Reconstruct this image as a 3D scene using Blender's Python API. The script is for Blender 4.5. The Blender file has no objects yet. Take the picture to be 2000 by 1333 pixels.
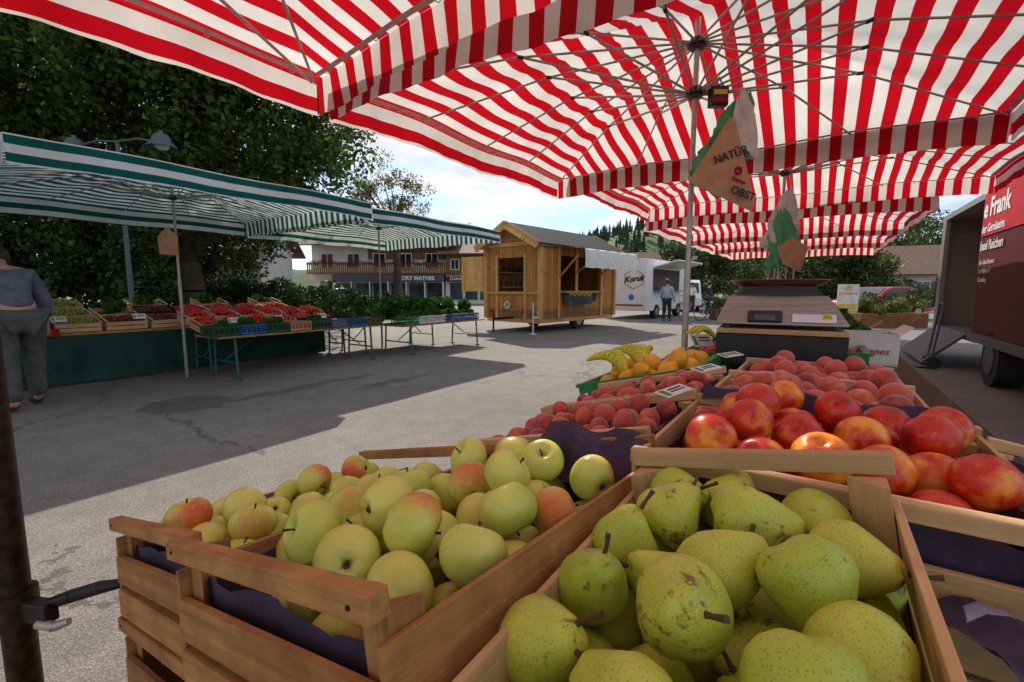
import bpy, math, random, bmesh
import numpy as np
from mathutils import Vector, Matrix, Euler
random.seed(7); np.random.seed(7)
R=math.radians; PI=math.pi
C=bpy.context.scene.collection
# ---------------------------------------------------------------- materials
def newmat(name):
    m=bpy.data.materials.new(name); m.use_nodes=True
    nt=m.node_tree; b=nt.nodes['Principled BSDF']; return m,nt,b
def N(nt,t,**k):
    n=nt.nodes.new(t)
    for a,v in k.items(): setattr(n,a,v)
    return n
def L(nt,a,b): nt.links.new(a,b)
def c4(c): return (c[0],c[1],c[2],1)
def ramp(nt,fac,stops,interp='LINEAR'):
    r=N(nt,'ShaderNodeValToRGB'); r.color_ramp.interpolation=interp
    e=r.color_ramp.elements
    while len(e)<len(stops): e.new(0.5)
    for i,(p,c) in enumerate(stops): e[i].position=p; e[i].color=c4(c)
    L(nt,fac,r.inputs[0]); return r
def coords(nt,scale=(1,1,1),kind='Object'):
    t=N(nt,'ShaderNodeTexCoord'); m=N(nt,'ShaderNodeMapping'); m.inputs['Scale'].default_value=scale
    L(nt,t.outputs[kind],m.inputs[0]); return m.outputs[0]
def noise(nt,co,scale,detail=4,rough=.55):
    n=N(nt,'ShaderNodeTexNoise'); n.inputs['Scale'].default_value=scale; n.inputs['Detail'].default_value=detail
    n.inputs['Roughness'].default_value=rough; L(nt,co,n.inputs['Vector']); return n
def bump(nt,b,h,strength=.3,dist=.01):
    n=N(nt,'ShaderNodeBump'); n.inputs['Strength'].default_value=strength; n.inputs['Distance'].default_value=dist
    L(nt,h,n.inputs['Height']); L(nt,n.outputs[0],b.inputs['Normal'])
def mix(nt,f,a,b,mode='MIX'):
    n=N(nt,'ShaderNodeMix',data_type='RGBA',blend_type=mode)
    for i,x in ((0,f),(6,a),(7,b)):
        if hasattr(x,'links'): L(nt,x,n.inputs[i])
        elif isinstance(x,(int,float)): n.inputs[i].default_value=x
        else: n.inputs[i].default_value=c4(x)
    return n.outputs[2]
def math_(nt,op,a,b=0,c=None):
    n=N(nt,'ShaderNodeMath',operation=op)
    for i,x in enumerate((a,b,c)):
        if x is None: continue
        if hasattr(x,'links'): L(nt,x,n.inputs[i])
        else: n.inputs[i].default_value=x
    return n.outputs[0]
def mat(name,c1,c2=None,scale=8,rough=.6,bp=0,metal=0,dist=.005,stretch=(1,1,1),spec=.5):
    m,nt,b=newmat(name); c2=c2 or tuple(x*.75 for x in c1)
    n=noise(nt,coords(nt,stretch),scale)
    r=ramp(nt,n.outputs[0],[(.35,c2),(.65,c1)])
    oi=N(nt,'ShaderNodeObjectInfo')
    v=math_(nt,'MULTIPLY_ADD',oi.outputs['Random'],.24,.88)
    hs=N(nt,'ShaderNodeHueSaturation'); L(nt,v,hs.inputs['Value']); L(nt,r.outputs[0],hs.inputs['Color'])
    L(nt,hs.outputs[0],b.inputs['Base Color'])
    b.inputs['Roughness'].default_value=rough; b.inputs['Metallic'].default_value=metal
    b.inputs['Specular IOR Level'].default_value=spec
    if bp: bump(nt,b,n.outputs[0],bp,dist)
    return m
def wood(name,c1,c2,axis,rough=.75,sc=1.0,planks=0,dirt=.5,low=None):
    m,nt,b=newmat(name)
    st=[70*sc,70*sc,70*sc]; st[axis]=3*sc
    oi=N(nt,'ShaderNodeObjectInfo')
    co=coords(nt,tuple(st)); ad=N(nt,'ShaderNodeVectorMath',operation='ADD'); L(nt,co,ad.inputs[0])
    L(nt,math_(nt,'MULTIPLY',oi.outputs['Random'],37.0),ad.inputs[1]); co=ad.outputs[0]
    n=noise(nt,co,1,6,.68)
    n2=noise(nt,coords(nt,tuple(s*.12 for s in st)),1,3)
    n3=noise(nt,coords(nt),9*sc,5,.65)
    f=math_(nt,'MULTIPLY_ADD',n2.outputs[0],.45,math_(nt,'MULTIPLY',n.outputs[0],.55))
    r=ramp(nt,f,[(.36,c2),(.60,c1)])
    dm=ramp(nt,n3.outputs[0],[(.40,(0,0,0)),(.68,(1,1,1))]).outputs[0]
    col=mix(nt,math_(nt,'MULTIPLY',dm,dirt),r.outputs[0],tuple(x*.55 for x in c2))
    kst=[9*sc,9*sc,9*sc]; kst[axis]=4*sc
    kv=N(nt,'ShaderNodeTexVoronoi'); kv.inputs['Scale'].default_value=1; L(nt,coords(nt,tuple(kst)),kv.inputs[0])
    kn=ramp(nt,kv.outputs[0],[(.05,(1,1,1)),(.13,(0,0,0))]).outputs[0]
    col=mix(nt,math_(nt,'MULTIPLY',kn,.65),col,tuple(x*.3 for x in c2))
    if planks:
        sx=N(nt,'ShaderNodeSeparateXYZ'); L(nt,coords(nt),sx.inputs[0])
        a=sx.outputs[2] if axis!=2 else math_(nt,'ADD',sx.outputs[0],sx.outputs[1])
        fr=math_(nt,'FRACT',math_(nt,'DIVIDE',a,planks))
        gap=math_(nt,'GREATER_THAN',fr,.93)
        fl=math_(nt,'FLOOR',math_(nt,'DIVIDE',a,planks))
        wn=N(nt,'ShaderNodeTexWhiteNoise',noise_dimensions='1D'); L(nt,fl,wn.inputs['W'])
        col=mix(nt,math_(nt,'MULTIPLY',wn.outputs[0],.45),col,tuple(x*.6 for x in c2))
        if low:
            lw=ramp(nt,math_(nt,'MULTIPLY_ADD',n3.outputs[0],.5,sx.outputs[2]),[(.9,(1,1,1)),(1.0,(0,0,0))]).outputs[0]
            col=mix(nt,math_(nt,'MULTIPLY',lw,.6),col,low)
        col=mix(nt,gap,col,tuple(x*.12 for x in c2))
    v=math_(nt,'MULTIPLY_ADD',oi.outputs['Random'],.35,.8)
    hs=N(nt,'ShaderNodeHueSaturation'); L(nt,v,hs.inputs['Value']); L(nt,col,hs.inputs['Color'])
    L(nt,hs.outputs[0],b.inputs['Base Color']); b.inputs['Roughness'].default_value=rough
    b.inputs['Specular IOR Level'].default_value=.3
    bump(nt,b,n.outputs[0],.6,.003)
    return m
def stripes(name,cA,cB,period,transl=.6):
    m,nt,b=newmat(name)
    uv=N(nt,'ShaderNodeUVMap'); s=N(nt,'ShaderNodeSeparateXYZ'); L(nt,uv.outputs[0],s.inputs[0])
    fr=math_(nt,'FRACT',math_(nt,'DIVIDE',s.outputs[0],period))
    f=math_(nt,'GREATER_THAN',fr,.5)
    col=mix(nt,f,cA,cB)
    n=noise(nt,coords(nt),2.2,5); 
    col=mix(nt,1,col,ramp(nt,n.outputs[0],[(.3,(.74,.72,.69)),(.7,(1,1,1))]).outputs[0],'MULTIPLY')
    w=N(nt,'ShaderNodeTexNoise'); w.inputs['Scale'].default_value=4; w.inputs['Detail'].default_value=3
    L(nt,coords(nt,(1,2.5,1)),w.inputs['Vector'])
    L(nt,col,b.inputs['Base Color']); b.inputs['Roughness'].default_value=.85; b.inputs['Specular IOR Level'].default_value=.2
    bump(nt,b,w.outputs[0],.6,.05)
    t=N(nt,'ShaderNodeBsdfTranslucent'); L(nt,col,t.inputs[0])
    mx=N(nt,'ShaderNodeMixShader'); mx.inputs[0].default_value=transl
    L(nt,b.outputs[0],mx.inputs[1]); L(nt,t.outputs[0],mx.inputs[2])
    L(nt,mx.outputs[0],nt.nodes['Material Output'].inputs[0]); return m
def leafmat(name,c1,c2,transl=.35):
    m,nt,b=newmat(name)
    g=N(nt,'ShaderNodeNewGeometry')
    r=ramp(nt,g.outputs['Random Per Island'],[(0,c2),(1,c1)])
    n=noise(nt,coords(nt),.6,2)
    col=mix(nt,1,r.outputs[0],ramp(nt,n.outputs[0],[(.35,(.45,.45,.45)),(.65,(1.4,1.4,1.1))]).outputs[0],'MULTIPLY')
    L(nt,col,b.inputs['Base Color']); b.inputs['Roughness'].default_value=.55; b.inputs['Specular IOR Level'].default_value=.3
    t=N(nt,'ShaderNodeBsdfTranslucent'); L(nt,col,t.inputs[0])
    mx=N(nt,'ShaderNodeMixShader'); mx.inputs[0].default_value=transl
    L(nt,b.outputs[0],mx.inputs[1]); L(nt,t.outputs[0],mx.inputs[2])
    L(nt,mx.outputs[0],nt.nodes['Material Output'].inputs[0]); return m
def apple_mat():
    m,nt,b=newmat('apple_skin'); co=coords(nt)
    oi=N(nt,'ShaderNodeObjectInfo'); rnd=oi.outputs['Random']
    n=noise(nt,co,18,3)
    base=ramp(nt,n.outputs[0],[(.3,(.44,.58,.05)),(.7,(.72,.76,.17))]).outputs[0]
    base=mix(nt,math_(nt,'MULTIPLY',rnd,.5),base,(.80,.73,.18))
    s=N(nt,'ShaderNodeSeparateXYZ'); L(nt,co,s.inputs[0])
    n2=noise(nt,coords(nt,(70,70,8)),1,5)
    g=math_(nt,'ADD',math_(nt,'MULTIPLY',s.outputs[0],26),math_(nt,'MULTIPLY',n2.outputs[0],1.3))
    r2=math_(nt,'FRACT',math_(nt,'MULTIPLY',rnd,7.31))
    g=math_(nt,'ADD',g,math_(nt,'MULTIPLY_ADD',r2,1.9,-2.35))
    bl=N(nt,'ShaderNodeClamp'); L(nt,g,bl.inputs[0])
    col=mix(nt,math_(nt,'MULTIPLY',bl.outputs[0],.9),base,(.68,.07,.025))
    v=N(nt,'ShaderNodeTexVoronoi'); v.inputs['Scale'].default_value=150; L(nt,co,v.inputs[0])
    d=math_(nt,'LESS_THAN',v.outputs[0],.13)
    col=mix(nt,math_(nt,'MULTIPLY',d,.5),col,(.82,.80,.5))
    rr=ramp(nt,math_(nt,'ADD',math_(nt,'MULTIPLY',math_(nt,'ABSOLUTE',s.outputs[1]),60),math_(nt,'MULTIPLY',math_(nt,'ABSOLUTE',s.outputs[0]),60)),[(.25,(1,1,1)),(.7,(0,0,0))]).outputs[0]
    col=mix(nt,math_(nt,'MULTIPLY',rr,.55),col,(.20,.20,.03))
    L(nt,col,b.inputs['Base Color']); b.inputs['Roughness'].default_value=.34
    bump(nt,b,n.outputs[0],.10,.003); return m
def pear_mat():
    m,nt,b=newmat('pear_skin'); co=coords(nt)
    oi=N(nt,'ShaderNodeObjectInfo'); rnd=oi.outputs['Random']
    ad=N(nt,'ShaderNodeVectorMath',operation='ADD'); L(nt,co,ad.inputs[0]); L(nt,rnd,ad.inputs[1]); co=ad.outputs[0]
    n=noise(nt,co,14,4)
    base=ramp(nt,n.outputs[0],[(.3,(.34,.47,.035)),(.7,(.60,.68,.085))]).outputs[0]
    base=mix(nt,math_(nt,'MULTIPLY',rnd,.35),base,(.66,.62,.09))
    v=N(nt,'ShaderNodeTexVoronoi'); v.inputs['Scale'].default_value=380; L(nt,co,v.inputs[0])
    d=math_(nt,'LESS_THAN',v.outputs[0],.25)
    base=mix(nt,math_(nt,'MULTIPLY',d,.55),base,(.12,.15,.018))
    n2=noise(nt,co,19,9,.72)
    rs=ramp(nt,n2.outputs[0],[(.585,(0,0,0)),(.63,(1,1,1))]).outputs[0]
    base=mix(nt,math_(nt,'MULTIPLY',rs,.85),base,(.15,.06,.015))
    L(nt,base,b.inputs['Base Color']); b.inputs['Roughness'].default_value=.42
    bump(nt,b,n.outputs[0],.35,.006); return m
def stone_mat(name,cR,cY,cD,rough,amt,fuzz=0):
    m,nt,b=newmat(name); co=coords(nt)
    oi=N(nt,'ShaderNodeObjectInfo'); rnd=oi.outputs['Random']
    ad=N(nt,'ShaderNodeVectorMath',operation='ADD'); L(nt,co,ad.inputs[0]); L(nt,rnd,ad.inputs[1]); co2=ad.outputs[0]
    n=noise(nt,co2,20,6,.62)
    f=math_(nt,'ADD',n.outputs[0],math_(nt,'MULTIPLY_ADD',rnd,.28,-.16))
    c=ramp(nt,f,[(.26,cD),(.42,cR),(amt,cR),(amt+.18,cY)]).outputs[0]
    v=N(nt,'ShaderNodeTexVoronoi'); v.inputs['Scale'].default_value=230; L(nt,co2,v.inputs[0])
    c=mix(nt,math_(nt,'MULTIPLY',math_(nt,'LESS_THAN',v.outputs[0],.2),.22),c,cY)
    L(nt,c,b.inputs['Base Color']); b.inputs['Roughness'].default_value=rough
    if fuzz:
        b.inputs['Sheen Weight'].default_value=.4; b.inputs['Sheen Roughness'].default_value=.5
    bump(nt,b,n.outputs[0],.08,.003); return m
def glassy(name,c,rough=.08):
    m,nt,b=newmat(name); n=noise(nt,coords(nt),1.3,3)
    L(nt,ramp(nt,n.outputs[0],[(.35,c),(.7,tuple(min(1,x*2.5+.01) for x in c))]).outputs[0],b.inputs['Base Color'])
    b.inputs['Roughness'].default_value=rough; b.inputs['Specular IOR Level'].default_value=.8; return m
M={}
M['red']=stripes('red_white_fabric',(.82,.79,.73),(.56,.005,.014),.170,.57)
M['teal']=stripes('green_white_fabric',(.84,.84,.82),(.004,.12,.105),.155,.33)
M['tape']=mat('hem_tape',(.60,.42,.40),(.5,.34,.32),30,.6)
M['steel']=mat('steel_pole',(.46,.43,.40),(.36,.33,.30),30,.38,0,.45)
M['darksteel']=mat('dark_metal',(.03,.03,.032),(.015,.015,.015),20,.45,0,.4)
M['rust']=mat('rusty_steel',(.06,.042,.03),(.02,.015,.013),55,.5,.5,.7,.002)
M['hub']=mat('black_plastic',(.018,.018,.02),None,20,.4)
pale1,pale2=(.74,.51,.26),(.50,.30,.12)
M['wx']=wood('pale_wood_x',pale1,pale2,0,dirt=.35); M['wy']=wood('pale_wood_y',pale1,pale2,1,dirt=.35); M['wz']=wood('pale_wood_z',pale1,pale2,2,dirt=.35)
old1,old2=(.58,.31,.105),(.28,.13,.042)
M['ox']=wood('brown_wood_x',old1,old2,0,dirt=.7); M['oy']=wood('brown_wood_y',old1,old2,1,dirt=.65); M['oz']=wood('brown_wood_z',old1,old2,2,dirt=.65)
M['dy']=wood('dark_table_wood',(.10,.055,.03),(.05,.025,.015),1)
M['paper']=mat('purple_paper',(.060,.040,.082),(.030,.020,.044),25,.8,.6,0,.004)
M['apple']=apple_mat(); M['pear']=pear_mat()
M['nect']=stone_mat('nectarine_skin',(.58,.030,.014),(.92,.36,.03),(.20,.010,.012),.33,.50)
M['peach']=stone_mat('peach_skin',(.52,.075,.042),(.74,.28,.10),(.24,.025,.03),.7,.60,1)
M['lemon']=mat('lemon_skin',(.88,.48,.015),(.78,.34,.01),40,.4,.3,0,.002)
M['banana']=mat('banana_skin',(.80,.66,.025),(.48,.54,.04),20,.45)
M['stem']=mat('fruit_stem',(.10,.055,.02),None,60,.7)
M['pgreen']=mat('green_plastic',(.012,.22,.06),None,12,.4); M['pdgreen']=mat('dark_green_plastic',(.01,.08,.035),None,12,.4)
M['pblue']=mat('blue_plastic',(.02,.11,.32),None,12,.4); M['pwhite']=mat('white_plastic',(.7,.72,.7),None,12,.4); M['pblack']=mat('black_crate_plastic',(.02,.02,.022),None,12,.4)
M['card']=mat('cardboard',(.42,.27,.14),None,12,.8,.2); M['cardw']=mat('white_cardboard',(.72,.71,.68),(.6,.6,.57),6,.7)
M['kraft']=mat('kraft_paper',(.58,.32,.17),(.46,.25,.13),9,.75,.5,0,.01)
M['bagw']=mat('white_bag',(.75,.76,.72),None,12,.5,.5,0,.02); M['bagg']=mat('green_bag',(.06,.36,.14),None,12,.5,.5,0,.02)
M['inkg']=mat('green_ink',(.08,.28,.05),None,5,.7); M['inkb']=mat('dark_ink',(.02,.018,.018),None,5,.7)
M['inkr']=mat('red_ink',(.42,.012,.02),None,5,.7,spec=.2); M['inkw']=mat('white_ink',(.8,.8,.8),None,5,.6)
M['inko']=mat('orange_ink',(.6,.08,.03),None,5,.7); M['inkbl']=mat('blue_ink',(.02,.2,.5),None,5,.7)
M['cloth']=mat('green_tablecloth',(.012,.075,.06),(.005,.038,.032),3,.85,.6,0,.03)
M['tgreen']=mat('painted_leg',(.02,.14,.12),None,9,.5)
M['alu']=mat('brushed_aluminium',(.36,.345,.32),(.27,.26,.24),4,.40,.05,.6,.001,(1,1,40))
M['greymetal']=mat('dull_grey_metal',(.12,.12,.12),(.07,.07,.07),3,.6,.1,.3)
M['tray']=mat('brown_tray',(.15,.03,.02),(.08,.018,.012),8,.28)
M['yellow']=mat('yellow_paint',(.75,.55,.03),None,5,.5)
M['white']=mat('white_paint',(.80,.80,.79),(.70,.70,.69),1.5,.4)
M['plaster']=mat('white_plaster',(.76,.74,.69),(.64,.62,.58),1.2,.9,.2,0,.02)
M['chaletz']=wood('chalet_planks',(.36,.17,.065),(.19,.085,.035),2,.7,.4,.16)
M['chaletx']=wood('chalet_beams',(.32,.15,.06),(.17,.07,.03),0,.7,.4)
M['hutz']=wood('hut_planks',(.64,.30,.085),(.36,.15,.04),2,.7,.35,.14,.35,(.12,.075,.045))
M['hutx']=wood('hut_beams',(.80,.48,.18),(.58,.30,.10),0,.6,.4)
M['huty']=wood('hut_beams_long',(.72,.38,.13),(.46,.22,.07),1,.6,.4)
M['hutd']=wood('hut_door_wood',(.82,.48,.18),(.60,.32,.10),2,.6,.5)
M['tile']=mat('roof_tiles',(.18,.10,.065),(.10,.06,.04),6,.85,.5,0,.03)
M['roofg']=mat('bitumen_roof',(.035,.036,.038),(.02,.02,.02),9,.9,.4,spec=.2)
M['glass']=glassy('dark_glass',(.012,.015,.02)); M['glassd']=glassy('shop_glass',(.03,.04,.045))
M['redpaint']=mat('dark_red_paint',(.085,.004,.008),(.055,.003,.005),.8,.6,spec=.2)
M['carred']=mat('bright_red_paint',(.45,.015,.015),None,.8,.25)
M['cardark']=mat('dark_car_paint',(.015,.018,.025),None,.8,.25); M['cargrey']=mat('grey_car_paint',(.22,.23,.24),None,.8,.3,0,.3)
M['fascia']=mat('shop_fascia_grey',(.09,.10,.12),None,2,.6)
M['rubber']=mat('rubber',(.018,.018,.018),None,20,.8)
M['rim']=mat('wheel_rim',(.35,.35,.36),None,9,.35,0,.7)
M['lampred']=mat('red_lens',(.5,.02,.01),None,9,.3); M['lampw']=mat('clear_lens',(.6,.6,.58),None,9,.2)
M['bark']=mat('bark',(.10,.07,.05),(.04,.03,.022),6,.95,.9,0,.05,(1,1,.25))
M['skin']=mat('skin',(.55,.33,.24),None,9,.5); M['hair']=mat('hair',(.05,.03,.02),None,40,.6)
M['shirtg']=mat('grey_blue_sweater',(.16,.175,.22),(.10,.115,.15),12,.9,.6,0,.01); M['pants']=mat('olive_trousers',(.10,.11,.105),(.06,.065,.065),12,.9,.6,0,.01)
M['shirtb']=mat('light_blue_shirt',(.35,.48,.62),None,12,.9); M['pantsd']=mat('dark_trousers',(.03,.035,.05),None,12,.9)
M['shoe']=mat('grey_shoes',(.06,.06,.065),None,12,.7)
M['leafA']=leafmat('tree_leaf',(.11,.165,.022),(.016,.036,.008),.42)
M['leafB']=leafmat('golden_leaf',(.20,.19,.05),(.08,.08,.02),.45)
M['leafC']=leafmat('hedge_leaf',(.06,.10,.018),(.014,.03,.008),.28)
M['leafV']=leafmat('vegetable_leaf',(.12,.28,.045),(.03,.11,.02),.3)
M['conif']=leafmat('conifer_needles',(.035,.06,.025),(.015,.03,.012),.1)
M['flower']=leafmat('flower_petals',(.75,.5,.03),(.5,.03,.06),.2)
M['flowerr']=leafmat('red_petals',(.6,.03,.03),(.35,.02,.08),.2)
M['straw']=mat('strawberry',(.62,.02,.012),(.35,.01,.01),60,.35); M['tomato']=mat('tomato',(.62,.035,.01),(.5,.02,.01),10,.25)
M['grape']=mat('grape',(.36,.38,.07),(.20,.22,.04),30,.35); M['eggpl']=mat('aubergine',(.02,.008,.022),None,9,.2)
M['cherry']=mat('cherry',(.20,.010,.014),None,30,.3); M['pepper']=mat('red_chilli',(.5,.012,.012),None,20,.25)
# ---------------------------------------------------------------- mesh builder
def setp(o,parent):
    C.objects.link(o)
    if parent is not None: o.parent=parent
class MB:
    def __init__(s): s.v=[]; s.f=[]; s.mi=[]; s.uv=None
    def add(s,vs,fs,mi=0):
        k=len(s.v); s.v+= [tuple(v) for v in vs]; s.f+=[tuple(i+k for i in f) for f in fs]; s.mi+=[mi]*len(fs); return s
    def box(s,c,d,rot=None,mi=0):
        hx,hy,hz=d[0]/2,d[1]/2,d[2]/2
        vs=[Vector((x,y,z)) for x in(-hx,hx) for y in(-hy,hy) for z in(-hz,hz)]
        if rot is not None:
            m=Euler(rot).to_matrix() if not isinstance(rot,Matrix) else rot
            vs=[m@v for v in vs]
        c=Vector(c); vs=[v+c for v in vs]
        return s.add(vs,[(0,1,3,2),(4,6,7,5),(0,4,5,1),(2,3,7,6),(0,2,6,4),(1,5,7,3)],mi)
    def b2(s,x0,x1,y0,y1,z0,z1,mi=0):
        return s.box(((x0+x1)/2,(y0+y1)/2,(z0+z1)/2),(abs(x1-x0),abs(y1-y0),abs(z1-z0)),None,mi)
    def cyl(s,p0,p1,r0,r1=None,n=12,mi=0):
        p0=Vector(p0);p1=Vector(p1); r1=r0 if r1 is None else r1
        d=(p1-p0).normalized(); a=d.orthogonal().normalized(); b=d.cross(a)
        vs=[]
        for p,r in((p0,r0),(p1,r1)):
            for i in range(n):
                t=2*PI*i/n; vs.append(p+(a*math.cos(t)+b*math.sin(t))*r)
        fs=[(i,(i+1)%n,n+(i+1)%n,n+i) for i in range(n)]+[tuple(range(n-1,-1,-1)),tuple(range(n,2*n))]
        return s.add(vs,fs,mi)
    def tube(s,pts,rs,n=8,mi=0):
        for i in range(len(pts)-1):
            r=rs if not isinstance(rs,(list,tuple)) else rs[i]; r2=rs if not isinstance(rs,(list,tuple)) else rs[i+1]
            s.cyl(pts[i],pts[i+1],r,r2,n,mi)
        return s
    def lathe(s,prof,n=24,c=(0,0,0),fn=None,mi=0):
        vs=[];m=len(prof)
        for (r,z) in prof:
            for i in range(n):
                t=2*PI*i/n; x,y,zz=r*math.cos(t),r*math.sin(t),z
                if fn: x,y,zz=fn(x,y,zz,t)
                vs.append((x+c[0],y+c[1],zz+c[2]))
        fs=[(j*n+i,j*n+(i+1)%n,(j+1)*n+(i+1)%n,(j+1)*n+i) for j in range(m-1) for i in range(n)]
        return s.add(vs,fs,mi)
    def prism(s,pts,a0,a1,plane='xz',mi=0):
        n=len(pts)
        def P(p,a): return (p[0],a,p[1]) if plane=='xz' else ((a,p[0],p[1]) if plane=='yz' else (p[0],p[1],a))
        vs=[P(p,a0) for p in pts]+[P(p,a1) for p in pts]
        return s.add(vs,[tuple(range(n)),tuple(range(2*n-1,n-1,-1))]+[(i,n+i,n+(i+1)%n,(i+1)%n) for i in range(n)],mi)
    def sph(s,c,r,n=8,m=6,sc=(1,1,1),mi=0):
        prof=[(max(1e-4,r*math.cos(-PI/2+PI*j/m)),r*math.sin(-PI/2+PI*j/m)) for j in range(m+1)]
        return s.lathe(prof,n,c,lambda x,y,z,t:(x*sc[0],y*sc[1],z*sc[2]),mi)
    def mesh(s,name,mats):
        me=bpy.data.meshes.new(name); me.from_pydata(s.v,[],s.f)
        for m in (mats if isinstance(mats,(list,tuple)) else [mats]): me.materials.append(m)
        me.polygons.foreach_set('material_index',s.mi)
        if s.uv is not None:
            u=me.uv_layers.new(name='UVMap')
            for l in me.loops: u.data[l.index].uv=s.uv[l.vertex_index]
        me.validate(); me.update(); return me
    def obj(s,name,mats,parent=None,smooth=False,bevel=0,loc=(0,0,0),rot=(0,0,0),fixn=True):
        me=s.mesh(name,mats)
        if fixn:
            bm=bmesh.new(); bm.from_mesh(me); bmesh.ops.recalc_face_normals(bm,faces=bm.faces); bm.to_mesh(me); bm.free()
        if smooth:
            me.polygons.foreach_set('use_smooth',[True]*len(me.polygons)); me.set_sharp_from_angle(angle=R(42))
        o=bpy.data.objects.new(name,me); setp(o,parent); o.location=loc; o.rotation_euler=rot
        if bevel:
            b=o.modifiers.new('bevel','BEVEL'); b.width=bevel; b.segments=2; b.limit_method='ANGLE'
        return o
def tag(o,label,cat,group=None,kind=None):
    if label: o['label']=label
    if cat: o['category']=cat
    if group: o['group']=group
    if kind: o['kind']=kind
    return o
def thing(name,label,cat,loc=(0,0,0),rot=(0,0,0),group=None):
    e=bpy.data.objects.new(name,None); e.empty_display_size=.1; C.objects.link(e)
    e.location=loc; e.rotation_euler=rot; return tag(e,label,cat,group)
def clone(o,loc=None,rot=None,scale=None,parent=None):
    k=o.copy(); C.objects.link(k); k.parent=parent if parent is not None else None
    if loc is not None: k.location=loc
    if rot is not None: k.rotation_euler=rot
    if scale is not None: k.scale=scale if hasattr(scale,'__len__') else (scale,)*3
    for ch in list(o.children): clone(ch,parent=k)
    return k
def text(txt,size,m,parent,loc,rot,name='lettering',ext=.002,shear=0,align='CENTER',bold=0):
    cu=bpy.data.curves.new(name,'FONT'); cu.body=txt; cu.size=size; cu.extrude=ext; cu.shear=shear; cu.align_x=align; cu.align_y='CENTER'; cu.offset=bold; cu.resolution_u=3
    t=bpy.data.objects.new(name,cu); C.objects.link(t)
    dg=bpy.context.evaluated_depsgraph_get(); me=bpy.data.meshes.new_from_object(t.evaluated_get(dg))
    bpy.data.objects.remove(t); me.materials.clear(); me.materials.append(m)
    o=bpy.data.objects.new(name,me); setp(o,parent); o.location=loc; o.rotation_euler=rot; return o
CS,SN=math.cos(R(34)),math.sin(R(34))
def site(X,Y,z=0): return (CS*X-SN*Y, SN*X+CS*Y, z)   # square's street grid -> stall-row grid
A34=R(34)
# ---------------------------------------------------------------- camera, sun, world
cam=bpy.data.cameras.new('camera'); co=bpy.data.objects.new('camera',cam); C.objects.link(co)
cam.lens=16; cam.sensor_width=36; cam.clip_start=.02; cam.clip_end=3000
co.location=(0,0,1.33); co.rotation_euler=(R(90-6.4),0,R(34)); bpy.context.scene.camera=co
sd=Vector((-2.1,2.2,2.6)).normalized()
sl=bpy.data.lights.new('sun','SUN'); sl.energy=5; sl.angle=R(.5); sl.color=(1,.92,.80)
so=bpy.data.objects.new('sun',sl); C.objects.link(so); so.location=(0,0,30); so.rotation_euler=sd.to_track_quat('Z','Y').to_euler()
w=bpy.data.worlds.new('World'); bpy.context.scene.world=w; w.use_nodes=True; nt=w.node_tree; bg=nt.nodes['Background']
sky=N(nt,'ShaderNodeTexSky',sky_type='NISHITA'); sky.sun_disc=False; sky.sun_elevation=math.asin(sd.z); sky.sun_rotation=math.atan2(sd.x,sd.y)
sky.dust_density=.8; sky.ozone_density=1.2
tc=N(nt,'ShaderNodeTexCoord'); mp=N(nt,'ShaderNodeMapping'); mp.inputs['Scale'].default_value=(1,1,3.6); L(nt,tc.outputs['Generated'],mp.inputs[0])
cn=noise(nt,mp.outputs[0],2.7,10,.6); cr=ramp(nt,cn.outputs[0],[(.38,(0,0,0)),(.57,(1,1,1))])
cn2=noise(nt,mp.outputs[0],7,6,.6); cc=ramp(nt,cn2.outputs[0],[(.35,(5.2,5.5,5.9)),(.6,(7.2,7.2,7.2))])
skc=mix(nt,1,sky.outputs[0],(.64,.79,.96),'MULTIPLY')
L(nt,mix(nt,cr.outputs[0],skc,cc.outputs[0]),bg.inputs[0]); bg.inputs[1].default_value=.15
vs=bpy.context.scene.view_settings; vs.view_transform='Standard'; vs.look='None'; vs.exposure=0
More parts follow.
